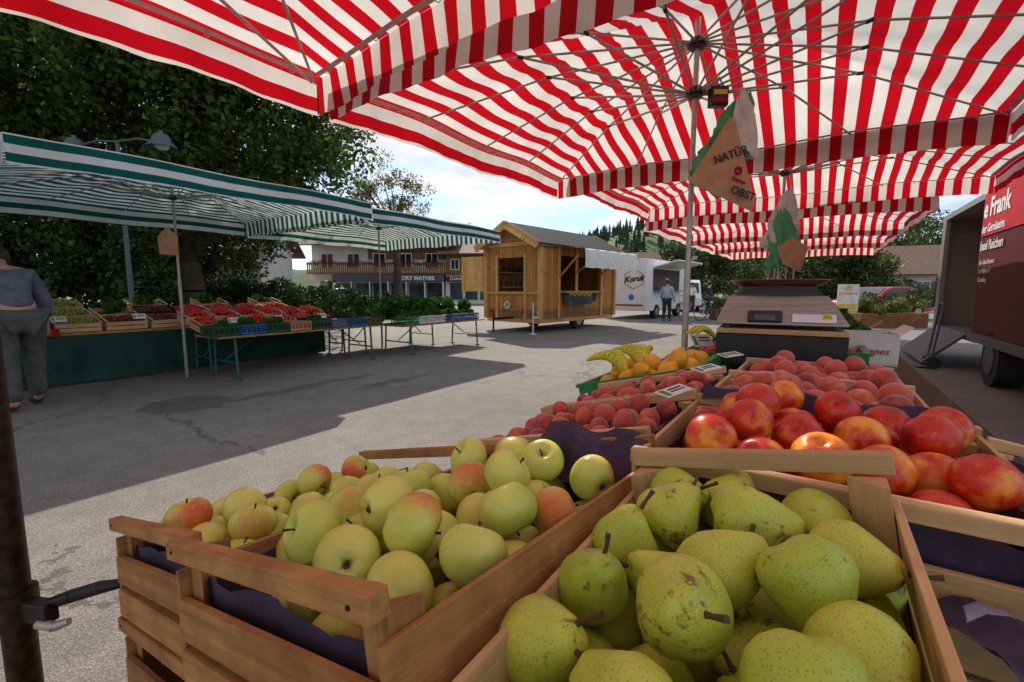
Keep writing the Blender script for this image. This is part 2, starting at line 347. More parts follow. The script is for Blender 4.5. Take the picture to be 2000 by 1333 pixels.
# ---------------------------------------------------------------- ground
def ground():
    m,nt,b=newmat('asphalt'); co=coords(nt)
    n1=noise(nt,co,.35,5); n2=noise(nt,co,95,3,.7); n3=noise(nt,co,4,5)
    v=N(nt,'ShaderNodeTexVoronoi'); v.inputs['Scale'].default_value=170; L(nt,co,v.inputs[0])
    base=ramp(nt,n1.outputs[0],[(.3,(.155,.143,.127)),(.7,(.235,.218,.192))]).outputs[0]
    base=mix(nt,1,base,ramp(nt,n3.outputs[0],[(.3,(.82,.82,.82)),(.7,(1.1,1.1,1.1))]).outputs[0],'MULTIPLY')
    sp=ramp(nt,v.outputs['Color'],[(.15,(.55,.55,.55)),(.6,(1.0,1.0,1.0)),(.9,(1.7,1.65,1.55))]).outputs[0]
    base=mix(nt,.75,base,sp,'MULTIPLY')
    wv=noise(nt,co,1.1,5,.7); ad=N(nt,'ShaderNodeVectorMath',operation='MULTIPLY_ADD'); L(nt,wv.outputs['Color'],ad.inputs[0]); ad.inputs[1].default_value=(1.6,1.6,0); L(nt,co,ad.inputs[2])
    vc=N(nt,'ShaderNodeTexVoronoi',feature='DISTANCE_TO_EDGE'); vc.inputs['Scale'].default_value=.22; L(nt,ad.outputs[0],vc.inputs[0])
    n5=noise(nt,co,.5,2)
    ck=math_(nt,'MULTIPLY',math_(nt,'LESS_THAN',vc.outputs[0],.0045),math_(nt,'GREATER_THAN',n5.outputs[0],.44))
    base=mix(nt,math_(nt,'MULTIPLY',ck,.6),base,(.04,.04,.04))
    s=N(nt,'ShaderNodeSeparateXYZ')
    wj=N(nt,'ShaderNodeVectorMath',operation='MULTIPLY_ADD'); L(nt,wv.outputs['Color'],wj.inputs[0]); wj.inputs[1].default_value=(.7,.7,0); L(nt,co,wj.inputs[2]); L(nt,wj.outputs[0],s.inputs[0])
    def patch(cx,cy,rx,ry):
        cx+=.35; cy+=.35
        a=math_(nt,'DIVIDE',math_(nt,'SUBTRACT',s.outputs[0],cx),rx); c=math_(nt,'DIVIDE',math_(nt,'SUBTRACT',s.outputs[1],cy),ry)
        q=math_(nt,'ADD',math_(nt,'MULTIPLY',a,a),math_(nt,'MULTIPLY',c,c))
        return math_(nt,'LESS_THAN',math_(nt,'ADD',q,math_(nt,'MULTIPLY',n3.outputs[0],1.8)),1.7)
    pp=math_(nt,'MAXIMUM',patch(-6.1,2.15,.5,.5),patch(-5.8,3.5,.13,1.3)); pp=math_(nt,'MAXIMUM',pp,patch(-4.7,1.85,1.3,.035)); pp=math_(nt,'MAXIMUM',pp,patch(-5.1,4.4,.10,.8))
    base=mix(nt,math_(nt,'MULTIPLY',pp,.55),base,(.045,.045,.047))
    L(nt,base,b.inputs['Base Color']); b.inputs['Roughness'].default_value=.85
    hh=math_(nt,'ADD',math_(nt,'MULTIPLY',v.outputs[0],.7),n2.outputs[0]); bump(nt,b,hh,.7,.006)
    q=MB(); q.add([(-900,-900,0),(900,-900,0),(900,900,0),(-900,900,0)],[(0,1,2,3)])
    g=q.obj('ground',m); tag(g,'grey weathered asphalt of the market square','ground',None,'structure')
    gm=mat('grass',(.07,.13,.022),(.035,.07,.014),2,.9,.8,0,.05)
    for pts in ([site(-60,13.5),site(-9.5,14.5),site(-4.0,21),site(-6,29),site(-60,29)],):
        q=MB(); q.add([(p[0],p[1],.004) for p in pts],[tuple(range(len(pts)))]); o=q.obj('grass',gm); tag(o,'green lawn under the old trees','grass',None,'structure')
ground()
def hill(X0,X1,Y0,h,seed,nm):
    rs=np.random.RandomState(seed); nx,ny=60,10; q=MB(); vs=[]
    for j in range(ny):
        for i in range(nx):
            a=i/(nx-1); b=j/(ny-1)
            z=h*math.sin(PI*min(1,a*.94+.03))**.7*math.sin(PI/2*min(1,b*1.3))*(1+.12*math.sin(a*11+seed)+.07*math.sin(a*23))-.5
            p=site(X0+(X1-X0)*a,Y0+b*110); vs.append((p[0],p[1],z))
    q.add(vs,[(j*nx+i,j*nx+i+1,(j+1)*nx+i+1,(j+1)*nx+i) for j in range(ny-1) for i in range(nx-1)])
    o=q.obj(nm,mat(nm+'_cover',(.09,.14,.045),(.04,.07,.022),.05,.95,.5,0,1),None,True); tag(o,'wooded green hill behind the village','hill',None,'structure')
    return vs,nx
hv,hn=hill(-45,260,140,29,3,'hill'); hill(-320,15,260,20,5,'hill')
q=MB(); rs=np.random.RandomState(2)
for k in range(2000):
    v=hv[rs.randint(len(hv))]; x=v[0]+rs.uniform(-5,5); y=v[1]+rs.uniform(-7,7); z=v[2]-1; h=rs.uniform(4,8); r=h*.2
    for t in range(3):
        q.cyl((x,y,z+h*(.1+t*.28)),(x,y,z+h*(.5+t*.28)),r*(1-t*.25),.05,6)
o=q.obj('conifer_wood',M['conif'],None,fixn=False); tag(o,'dark conifer wood covering the distant hill','wood',None,'stuff')
# ---------------------------------------------------------------- foliage
def leaves(centres,n_each,size,rs,flat=.8):
    cs=[];
    for (c,r) in centres:
        d=rs.normal(size=(n_each,3)); d/=np.linalg.norm(d,axis=1)[:,None]
        rad=r*rs.uniform(.25,1.05,size=(n_each,1))**.6
        p=np.array(c)+d*rad*np.array([1,1,flat]); cs.append(p)
    p=np.concatenate(cs); n=len(p)
    a=rs.normal(size=(n,3)); a/=np.linalg.norm(a,axis=1)[:,None]; b=rs.normal(size=(n,3)); b-= (a*b).sum(1)[:,None]*a; b/=np.linalg.norm(b,axis=1)[:,None]
    s=(size*rs.uniform(.6,1.3,size=(n,1)))
    v=np.stack([p-a*s*.5,p+b*s*.3,p+a*s*.5,p-b*s*.3],1).reshape(-1,3)
    return v,n
def leafobj(name,v,n,m,parent=None,loc=(0,0,0),rz=0):
    me=bpy.data.meshes.new(name); me.vertices.add(4*n); me.vertices.foreach_set('co',v.astype('f').ravel())
    me.loops.add(4*n); me.loops.foreach_set('vertex_index',np.arange(4*n,dtype='i'))
    me.polygons.add(n); me.polygons.foreach_set('loop_start',np.arange(0,4*n,4,dtype='i')); me.polygons.foreach_set('loop_total',np.full(n,4,dtype='i'))
    me.materials.append(m); me.update(calc_edges=True); me.validate()
    o=bpy.data.objects.new(name,me); setp(o,parent); o.location=loc; o.rotation_euler=(0,0,rz); return o
def tree(loc,h,cr,cz0,nclump,per,lsize,m,label,seed,rtrunk=.3,name='leafy_tree',clr=1.2,asym=(0,0)):
    rs=np.random.RandomState(seed); root=thing(name,label,'tree',loc)
    cl=[]; q=MB(); z0=cz0
    fork=(0,0,z0*.75); q.tube([(0,0,-.1),(rtrunk*.2,0,z0*.4),fork],[rtrunk*1.35,rtrunk,rtrunk*.85],10)
    for k in range(nclump):
        d=rs.normal(size=3); d/=np.linalg.norm(d); rr=rs.uniform(.35,1)**.5
        zc=(z0+h)/2; c=(d[0]*cr*rr+asym[0]*rr,d[1]*cr*rr+asym[1]*rr,zc+d[2]*(h-z0)/2*rr)
        cl.append((c,clr*rs.uniform(.6,1.25)))
        if k%3==0:
            mid=(c[0]*.4,c[1]*.4,fork[2]+(c[2]-fork[2])*.55+.3)
            q.tube([fork,mid,c],[rtrunk*.38,rtrunk*.2,.02],6)
    q.obj('trunk',M['bark'],root,True,fixn=False)
    v,n=leaves(cl,per,lsize,rs); leafobj('crown',v,n,m,root); return root
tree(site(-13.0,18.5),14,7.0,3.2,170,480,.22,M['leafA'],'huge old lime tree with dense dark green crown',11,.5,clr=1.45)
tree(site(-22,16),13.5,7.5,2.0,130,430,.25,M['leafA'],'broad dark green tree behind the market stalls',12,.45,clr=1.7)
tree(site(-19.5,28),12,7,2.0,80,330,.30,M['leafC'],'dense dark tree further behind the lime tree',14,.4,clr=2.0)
tree(site(-8.0,32),10.2,2.7,5.2,44,120,.16,M['leafB'],'pollarded tree with thin golden green foliage',13,.28,clr=.7)
for i,(X,Y,h,r,c0,mm) in enumerate([(19,48,6.5,3,1.0,'leafC'),(25,52,7.5,3.6,1.2,'leafA'),(31,46,6.5,3.2,1,'leafC'),(37,50,9,3.5,1.2,'leafC'),(43,46,9,4.2,1.2,'leafA'),(14.5,58,5,2.4,1.2,'leafC'),(28,38,5.5,2.6,.8,'leafA'),(22.5,33,5.0,2.4,.6,'leafC')]):
    tree(site(X,Y),h,r,c0,32,200,.32,M[mm],'rounded green tree at the edge of the square',20+i,.2,clr=1.2)
def bush(loc,sx,sy,sz,n,m,label,seed,ls=.14,name='hedge',cat='hedge',rz=0,dens=5):
    rs=np.random.RandomState(seed); cl=[]
    for k in range(max(6,int(sx*sy*dens))): cl.append(((rs.uniform(-sx,sx),rs.uniform(-sy,sy),rs.uniform(.2*sz,sz*.85)),min(sz*.32,.6)))
    v,nn=leaves(cl,n,ls,rs,1); v[:,2]=np.maximum(v[:,2],.02); o=leafobj(name,v,nn,m,None,loc,rz); tag(o,label,cat); return o
bush(site(-18.5,14.2),8.0,.9,3.6,330,M['leafC'],'tall dark hedge behind the green stalls',31,.2,rz=A34,dens=13)
bush(site(-26,22),9,1.5,4.5,260,M['leafC'],'high dark hedge at the edge of the lawn',36,.3,rz=A34,dens=8)
bush(site(-11.0,20.5),3.0,.9,1.7,300,M['leafC'],'dark shrubs below the lime tree',32,.18,'shrub','shrub',rz=A34,dens=14)
bush(site(-10.5,28.5),3.4,.8,1.3,240,M['leafC'],'low shrubs beside the shops',33,.18,'shrub','shrub',rz=A34,dens=12)
bush(site(15.4,19.0),2.4,.9,1.3,420,M['leafC'],'flower bed shrubs beside the red car',34,.10,'shrub','shrub',rz=A34)
bush(site(20,31),10,1.0,2.0,200,M['leafC'],'clipped green hedge at the edge of the square',35,.2,rz=A34,dens=6)
# ---------------------------------------------------------------- umbrellas
def umbrella(cx,cy,wx,ly,ze,za,m,label,group,vh=.21,pole=True,lowhub=.32,hubdrop=.12,sag=.03,tape=False):
    root=thing('market_umbrella',label,'umbrella',(cx,cy,0),(0,0,0),group)
    n=32; hx,hy=wx/2,ly/2
    def zf(a,b):
        r=max(abs(a),abs(b)); 
        if r<1e-6: return za
        c=(b/a if abs(a)>=abs(b) else a/b)
        return ze+(za-ze)*(1-r)**.95+sag*math.sin(PI*c)**2*r*r-.03*math.sin(PI*r)*math.sin(2*PI*c)**2
    q=MB(); vs=[];uv=[]
    for j in range(n+1):
        for i in range(n+1):
            a=-1+2*i/n;b=-1+2*j/n; x=a*hx;y=b*hy
            vs.append((x,y,zf(a,b))); uv.append((x+10,y))
    fs=[]
    for j in range(n):
        for i in range(n):
            p=[j*(n+1)+i,j*(n+1)+i+1,(j+1)*(n+1)+i+1,(j+1)*(n+1)+i]
            if (i<n//2)==(j<n//2): fs+=[(p[0],p[1],p[2]),(p[0],p[2],p[3])]
            else: fs+=[(p[0],p[1],p[3]),(p[1],p[2],p[3])]
    q.add(vs,fs); q.uv=uv; q.obj('canopy',m,root,True,fixn=False)
    for side in range(4):
        q=MB(); vs=[];uv=[]; ns=64; nh=4
        for k in range(ns+1):
            t=-1+2*k/ns
            for h in range(nh+1):
                d=h/nh; off=.012*math.sin(t*17+side)*d+.008*math.sin(t*41)*d+.02*d+.001
                if side==0: a,b=-1,t; x,y=-hx-off,t*hy
                if side==1: a,b=1,t; x,y=hx+off,t*hy
                if side==2: a,b=t,-1; x,y=t*hx,-hy-off
                if side==3: a,b=t,1; x,y=t*hx,hy+off
                dz=d*vh*(1-.05*abs(math.sin(2*PI*t)))
                z=zf(a,b)-dz
                vs.append((x,y,z)); uv.append(((x+10) if side>1 else (10+(hx+dz)*(-1 if side==0 else 1)),y))
        q.add(vs,[(k*(nh+1)+h,(k+1)*(nh+1)+h,(k+1)*(nh+1)+h+1,k*(nh+1)+h+1) for k in range(ns) for h in range(nh)])
        q.uv=uv; q.obj('valance',m,root,True,fixn=False)
        if tape:
            q=MB(); vs=[]
            for k in range(ns+1):
                t=(-1+2*k/ns)*.985
                for r_ in (.988,.972):
                    a,b={0:(-r_,t*r_),1:(r_,t*r_),2:(t*r_,-r_),3:(t*r_,r_)}[side]
                    vs.append((a*hx,b*hy,zf(a,b)-.007))
            q.add(vs,[(2*k,2*k+1,2*k+3,2*k+2) for k in range(ns)])
            for k in range(8):
                t=-.9+k*.257; a,b={0:(-.98,t),1:(.98,t),2:(t,-.98),3:(t,.98)}[side]; c=(a*hx,b*hy,zf(a,b)-.022)
                for u in range(8):
                    A=2*PI*u/8;B=2*PI*(u+1)/8; q.cyl((c[0]+.014*math.cos(A)*.7,c[1]+.014*math.cos(A)*.7,c[2]+.014*math.sin(A)),(c[0]+.014*math.cos(B)*.7,c[1]+.014*math.cos(B)*.7,c[2]+.014*math.sin(B)),.0025,.0025,5)
            q.obj('hem_tape',M['tape'],root,fixn=False)
    hz=za-hubdrop; lz=hz-lowhub
    if pole:
        q=MB(); q.cyl((0,0,0),(0,0,za-.02),.018,.018,16); q.cyl((0,0,0),(0,0,1.5),.023,.023,16); q.obj('pole',M['steel'],root,True)
        for z in(hz,lz):
            q=MB(); q.lathe([(.02,z-.035),(.048,z-.033),(.05,z-.014),(.064,z-.012),(.064,z+.012),(.05,z+.014),(.048,z+.033),(.02,z+.035)],20); q.obj('hub',M['hub'],root,True)
        T=[(1,1),(1,-1),(-1,1),(-1,-1),(1,0),(-1,0),(0,1),(0,-1),(1,.5),(1,-.5),(-1,.5),(-1,-.5),(.5,1),(.5,-1),(-.5,1),(-.5,-1)]
        for (a,b) in T:
            e=Vector((a*hx*.985,b*hy*.985,zf(a,b)-.015)); s0=Vector((.05*a,.05*b,hz))
            mid=(s0+e)/2; mid.z=min(mid.z+.05,zf(a*.5,b*.5)-.03)
            MB().tube([s0,mid,e],.0075,8).obj('rib',M['steel'],root,True)
            j=s0.lerp(mid,.98)
            q=MB().tube([Vector((.055*a,.055*b,lz)),j],.008,8); d=(j-Vector((.055*a,.055*b,lz))).normalized(); q.cyl(j-d*.02,j+d*.02,.013,.013,8,1)
            q.obj('strut',[M['steel'],M['hub']],root,True)
    return root
G='red and white striped market umbrellas'
RL=-2.72
u0=umbrella(0,0,3.82,3.5,2.63,3.2,M['red'],'red and white striped umbrella over the apple crates',G,pole=False,tape=True)
e0=Euler((0,-R(1.6),-R(4))); m0=e0.to_matrix()
u0.rotation_euler=e0; u0.location=Vector((-2.77,1.86,2.66))-m0@Vector((-1.91,1.75,2.63))
MB().tube([(-1.88,1.72,2.60),(-1.2,1.1,2.82),(.0,.0,3.12)],.009,8).obj('rib',M['steel'],u0,True)
MB().tube([(-1.88,1.70,2.60),(-1.0,-.2,2.90)],.009,8).obj('strut',M['steel'],u0,True)
for k,(y0,y1,ze,za,w_,dx) in enumerate([(1.93,5.03,2.64,3.20,3.82,0),(5.12,8.35,2.76,3.28,4.40,.06),(8.4,11.5,2.60,3.15,3.95,0),(11.6,14.7,2.58,3.15,3.95,0),(14.8,17.9,2.6,3.15,4.0,0)]):
    umbrella(RL+w_/2+dx,(y0+y1)/2,w_,y1-y0,ze,za,M['red'],'red and white striped square umbrella over the fruit stall',G,hubdrop=.19,tape=k<2)
G='green and white striped market umbrellas'
for (y0,y1,x1,ze,za) in [(-3.6,.75,-5.9,2.72,3.12),(.95,4.90,-6.0,2.70,3.12),(5.1,8.9,-6.35,2.70,3.15)]:
    umbrella(x1-2,(y0+y1)/2,4,y1-y0,ze,za,M['teal'],'green and white striped umbrella over the vegetable stall',G,vh=.27,sag=.02)
# ---------------------------------------------------------------- crates
TILT=math.atan(.25)
def wcrate(w,l,h,loc,rot,label,old=False,raised=.035,group='wooden fruit crates'):
    X,Y,Z=(M['ox'],M['oy'],M['oz']) if old else (M['wx'],M['wy'],M['wz'])
    r=thing('wooden_crate',label,'crate',loc,rot,group); t=.007; hw,hl=w/2,l/2
    q=MB()
    for k in range(5):
        x=-hw+.02+(w-.04)*(k+.5)/5; q.b2(x-(w-.04)/5*.42,x+(w-.04)/5*.42,-hl+.01,hl-.01,.002,.008)
    q.obj('base',Y,r)
    for s in(-1,1):
        q=MB(); xx=s*(hw-t/2)
        hs=h-raised
        q.b2(xx-t/2,xx+t/2,-hl+.004,hl-.004,.0,hs*.44); q.b2(xx-t/2,xx+t/2,-hl+.004,hl-.004,hs*.54,hs)
        q.obj('side_panel',Y,r,bevel=.001)
        q=MB(); yy=s*(hl-.006)
        q.b2(-hw+t,hw-t,yy-.006,yy+.006,0,h*.26)
        q.b2(-hw+t,hw-t,yy-.005,yy+.005,h*.33,h*.6)
        q.b2(-hw,hw,yy-.009,yy+.009,h-.020,h)
        q.obj('end_panel',X,r,bevel=.0015)
        for s2 in(-1,1):
            q=MB(); a=(s*(hw-t-.001),s2*(hl-.016)); q.prism([a,(a[0]-s*.032,a[1]),(a[0],a[1]-s2*.032)],.009,h-.021,'xy')
            q.obj('corner_post',Z,r,bevel=.001)
            MB().cyl((s*(hw-.02),s2*(hl+.0035),h-.010),(s*(hw-.02),s2*(hl+.0045),h-.010),.0020,.0020,8).obj('nail',M['darksteel'],r)
    return r
def pcrate(w,l,h,loc,rot,m,label,group='plastic produce crates'):
    r=thing('plastic_crate',label,'crate',loc,rot,group); q=MB(); hw,hl=w/2,l/2
    q.b2(-hw,hw,-hl,hl,0,.012)
    for s in(-1,1):
        for (z0,z1) in((.012,.04),(.06,.07),(.09,.10),(h-.035,h)):
            if z1>h: continue
            q.b2(s*hw-.006,s*hw+.006,-hl,hl,z0,z1); q.b2(-hw,hw,s*hl-.006,s*hl+.006,z0,z1)
        nb=int(l/.06)
        for k in range(nb+1):
            y=-hl+l*k/nb; q.b2(s*hw-.005,s*hw+.005,y-.007,y+.007,.01,h-.01)
        nb=int(w/.06)
        for k in range(nb+1):
            x=-hw+w*k/nb; q.b2(x-.007,x+.007,s*hl-.005,s*hl+.005,.01,h-.01)
        q.b2(s*hw-.014,s*hw+.014,-hl-.01,hl+.01,h-.012,h-.001)
    q.obj('crate_shell',m,r,fixn=False); return r
# ---------------------------------------------------------------- fruit prototypes (meshes)
def fruit_mesh(kind,seed):
    rs=random.Random(seed); q=MB(); ph=[rs.uniform(0,6) for _ in range(4)]; lum=rs.uniform(.01,.03)
    if kind=='apple':
        Rr=.037; prof=[]; el=rs.uniform(.84,.92)
        for j in range(21):
            a=-PI/2+PI*j/20; r=Rr*math.cos(a)*(1+.08*math.sin(a)); z=Rr*el*math.sin(a)
            if a>0: z-=.42*Rr*math.exp(-(r/(.30*Rr))**2)
            else: z+=.30*Rr*math.exp(-(r/(.30*Rr))**2)
            prof.append((max(r,1e-4),z))
        q.lathe(prof,30,(0,0,0),lambda x,y,z,t:(x*(1+1.2*lum*math.sin(5*t+ph[0])*(-z/Rr*.5+.5)+.8*lum*math.sin(2*t+ph[1])),y*(1+.8*lum*math.sin(3*t+ph[2])),z*(1+.5*lum*math.sin(t+ph[3])+lum*math.sin(5*t+ph[0])*(.6 if z<0 else .15))))
    elif kind=='pear':
        P=[(0,.035),(.10,.012),(.22,0),(.36,.06),(.46,.18),(.5,.34),(.48,.52),(.41,.70),(.33,.85),(.265,.96),(.21,1.06),(.13,1.13),(.05,1.14),(0,1.125)]
        if seed%2: P=[(a*(1.04 if b<.6 else 1.0),b*.90) for a,b in P]
        D=.075; q.lathe([(max(1e-4,r*D),(z-.48)*D) for r,z in P],30,(0,0,0),lambda x,y,z,t:(x*(1+lum*2.0*math.sin(2*t+ph[0]+z*40)+.012*math.sin(5*t+z*90+ph[3]))+max(0,z)*.28*math.sin(ph[1]),y*(1+lum*2.0*math.sin(3*t+ph[2]+z*55))+max(0,z)*.2*math.cos(ph[1]),z*(1+lum*math.sin(t))+.0012*math.sin(3*t+ph[2])))
    elif kind in('nect','peach'):
        Rr=.035 if kind=='nect' else .031; prof=[]
        for j in range(17):
            a=-PI/2+PI*j/16; r=Rr*math.cos(a); z=Rr*.94*math.sin(a)
            if a>0: z-=.3*Rr*math.exp(-(r/(.22*Rr))**2)
            prof.append((max(r,1e-4),z))
        def f(x,y,z,t):
            g=1-.08*math.exp(-((t-PI)/.20)**2)*(1 if z>-Rr*.6 else .3); return (x*g*(1+1.3*lum*math.sin(2*t+ph[0])),y*g,z)
        q.lathe(prof,28,(0,0,0),f)
    elif kind=='lemon':
        P=[(0,-.046),(.006,-.044),(.011,-.037),(.024,-.027),(.031,-.01),(.032,.008),(.026,.024),(.013,.036),(.007,.043),(0,.045)]
        q.lathe([(max(1e-4,a),b) for a,b in P],16)
    me=q.mesh(kind,M[kind]); me.polygons.foreach_set('use_smooth',[True]*len(me.polygons))
    return me
FM={k:[fruit_mesh(k,i) for i in range(6)] for k in('apple','pear','nect','peach','lemon')}
qs=MB().tube([(0,0,.014),(.001,0,.024),(.004,.001,.034)],[.0015,.0012,.0018],7); STEM=qs.mesh('stem',M['stem'])
qs=MB().tube([(0,0,.042),(.002,0,.054),(.007,.001,.066)],[.003,.002,.0028],7); PSTEM=qs.mesh('stem',M['stem'])
qs=MB().lathe([(1e-4,-.020),(.003,-.0215),(.0045,-.025),(.003,-.0265),(1e-4,-.0235)],7,(0,0,0),lambda x,y,z,t:(x*(1+.3*math.sin(5*t)),y,z)); CALYX=qs.mesh('calyx',M['stem'])
RAD={'apple':.037,'pear':.040,'nect':.035,'peach':.031,'lemon':.034}
NM={'apple':('apple','yellow green apple with faint red blush in crate','apple','apples in wooden crates'),
 'pear':('pear','green speckled pear with brown russet in crate','pear','pears in a wooden crate'),
 'nect':('nectarine','red and orange nectarine in wooden crate','nectarine','nectarines in a wooden crate'),
 'peach':('peach','fuzzy dark pink peach in crate','peach','peaches in wooden crates'),
 'lemon':('lemon','yellow orange lemon in green crate','lemon','lemons in a plastic crate')}
rf=random.Random(5)
def fruit(kind,mtx,p,rot=None,scale=1,stem=True):
    nm,lb,ca,gr=NM[kind]; o=bpy.data.objects.new(nm,rf.choice(FM[kind])); C.objects.link(o)
    if rot is None:
        rot=(rf.gauss(0,.9),rf.gauss(0,.9),rf.uniform(0,6.28)) if kind!='pear' else (rf.uniform(.7,1.7),rf.uniform(-.3,.3),rf.uniform(0,6.28))
        if kind=='apple' and rf.random()<.25: rot=(rot[0]+2.4,rot[1],rot[2])
    o.matrix_world=mtx@Matrix.Translation(p)@Euler(rot).to_matrix().to_4x4()@Matrix.Scale(scale,4)
    tag(o,lb,ca,gr)
    if stem and kind in('apple','pear'):
        s=bpy.data.objects.new('stem',STEM if kind=='apple' else PSTEM); C.objects.link(s); s.parent=o
        if kind=='apple': s=bpy.data.objects.new('calyx',CALYX); C.objects.link(s); s.parent=o
    return o
def pack(w,l,floor,r,n,seed,seeds=(),tries=90):
    rs=random.Random(seed); P=list(seeds); out=[]
    for k in range(n):
        best=None
        for t in range(tries):
            x=rs.uniform(-w/2+r,w/2-r); y=rs.uniform(-l/2+r,l/2-r); z=floor+r
            for (a,b,c,rr) in P:
                d2=(x-a)**2+(y-b)**2; s=(r+rr)**2
                if d2<s: z=max(z,c+math.sqrt(s-d2))
            if best is None or z<best[2]: best=(x,y,z)
        P.append((*best,r)); out.append(best)
    return out
def fill(kind,crate_loc,crate_rot,w,l,floor,n,seed,sc=1.0,jit=.06):
    mt=Matrix.Translation(crate_loc)@Euler(crate_rot).to_matrix().to_4x4(); r=RAD[kind]*sc
    for p in pack(w-.016,l-.02,floor,r*.985,n,seed):
        fruit(kind,mt,p,None,sc*rf.uniform(1-jit,1.0+jit*.3))
def liner(w,l,h,loc,rot,label,seed):
    rs=random.Random(seed); q=MB(); n=18; pts=[]; per=[]
    for k in range(n*4):
        s,t=divmod(k,n); t=t/n
        if s==0: p=(-w/2+w*t,-l/2)
        elif s==1: p=(w/2,-l/2+l*t)
        elif s==2: p=(w/2-w*t,l/2)
        else: p=(-w/2,l/2-l*t)
        per.append(p)
    rows=[(.94,.012),(.985,.05),(1.0,h*.75),(1.0,h)]; wob=0
    for i,(s,z) in enumerate(rows):
        for k,p in enumerate(per):
            j=rs.uniform(-.004,.004) if i else 0
            wob=.8*wob+rs.uniform(-.005,.005)
            zz=z+(wob if i==3 else 0)
            pts.append((p[0]*s-(.004 if p[0]>0 else -.004)+j*.4,p[1]*s-(.004 if p[1]>0 else -.004)+j*.4,zz))
    m=len(per); q.add(pts,[(i*m+k,i*m+(k+1)%m,(i+1)*m+(k+1)%m,(i+1)*m+k) for i in range(3) for k in range(m)]+[tuple(range(m))])
    o=q.obj('paper_liner',M['paper'],None,True,loc=loc,rot=rot); tag(o,label,'paper liner','purple paper liners'); return o
def rimz(x): return 1.135+.25*(x+.205)
H=.16; rotT=(0,-TILT,0); NRM=Vector((-math.sin(TILT),0,math.cos(TILT)))
def tilted(xc,yc,w,l,lift=0,h=H):
    return tuple(Vector((xc,yc,rimz(xc)+lift))-NRM*h)
def apple_crate(xc,yc,w,l,old,seed,n,label,rot,lift=0,fl=.022):
    nr=Euler(rot).to_matrix()@Vector((0,0,1)); rim=Vector((xc,yc,rimz(xc)+lift)); loc=tuple(rim-nr*H)
    wcrate(w,l,H,loc,rot,label,old)
    liner(w-.03,l-.04,H-.05,loc,rot,'crumpled purple paper lining the apple crate',seed)
    fill('apple',loc,rot,w-.03,l-.04,fl,n,seed,.93)
    wcrate(w,l,H,tuple(rim-nr*(2*H+.003)),rot,'brown wooden crate stacked below the apples',old)
apple_crate(-.395,.427,.385,.50,True,41,48,'brown slatted wooden crate full of yellow green apples',(R(-3),-TILT,R(-2.5)),-.006)
apple_crate(-.785,.470,.375,.50,True,43,42,'brown slatted wooden crate with green apples at the aisle',(R(-3),-TILT,R(-2.5)),-.014)
# pears
PT=R(10.5); PW,PL=.262,.53; prot=(0,-PT,0); pn=Vector((-math.sin(PT),0,math.cos(PT)))
pc=Vector((-.061,.305,1.148))-pn*.185
wcrate(PW,PL,.185,tuple(pc),prot,'pale wooden crate full of speckled green pears',False,.045)
wcrate(PW,PL,.15,tuple(pc-pn*.153),prot,'pale wooden crate stacked below the pears',False)
I4=Matrix.Identity(4)
PP=[(-.066,.320,1.104,.98,(1.0,.2,.4)),(-.146,.425,1.083,.90,(.3,.2,1)),(-.150,.352,1.075,.90,(.2,-.4,2)),(-.118,.478,1.094,.90,(.9,.3,2.4)),(-.12,.532,1.094,.86,(1.0,0,1.0)),
(-.045,.485,1.104,.93,(1.5,.1,1.9)),(.012,.525,1.099,.88,(1.3,.1,.3)),(-.058,.405,1.094,.90,(1.2,.1,2.6)),(.008,.395,1.106,.94,(2.4,.3,1.2)),(.038,.465,1.100,.88,(1.4,0,1.3)),
(.040,.340,1.094,.90,(1.6,0,.5)),(.008,.285,1.100,.96,(2.6,.2,.6)),(-.155,.278,1.066,.92,(.6,.5,.9)),(-.088,.245,1.078,.94,(1.5,.1,4.2)),(-.01,.215,1.078,.92,(1.2,0,2)),(.045,.235,1.085,.9,(1.4,.2,3.3)),(-.04,.16,1.07,1,(1.2,0,1)),(.035,.16,1.07,1,(1,.4,5)),(-.12,.18,1.06,1,(1,.4,2)),(-.072,.548,1.090,.86,(1.3,.2,3.0)),(-.098,.385,1.070,.88,(1.1,.2,5.0))]
for p in PP: fruit('pear',I4,(p[0],p[1],p[2]),p[4],p[3]*.95)
for x in np.arange(-.150,.055,.066):
    for y in np.arange(.10,.55,.072): fruit('pear',I4,(x+rf.uniform(-.006,.006),y+rf.uniform(-.006,.006),1.030+.18*(x+.05)),None,.88)
def flat(kind,xc,yc,w,l,zr,n,seed,label,old=False,tl=(0,0,0),fl=.03,sc=1,stack=True,paper=True,raised=.012,h=.16):
    loc=(xc,yc,zr-h); wcrate(w,l,h,loc,tl,label,old,raised)
    if paper: liner(w-.03,l-.04,h-.03,loc,tl,'dark purple paper lining the fruit crate',seed)
    if n: fill(kind,loc,tl,w-.03,l-.04,fl,n,seed,sc)
    if stack: wcrate(w,l,.15,(xc,yc,zr-h-.155),tl,'pale wooden crate stacked below the fruit',old)
flat('nect',.010,.785,.42,.40,1.118,56,51,'pale wooden crate heaped with red nectarines',fl=.026,sc=.96)
flat('peach',-.002,1.19,.395,.40,1.108,72,52,'pale wooden crate heaped with dark pink peaches',fl=.034,sc=.93)
flat('peach',-.002,1.575,.395,.36,1.098,64,53,'pale wooden crate with peaches beside the scale',fl=.032,sc=.93)
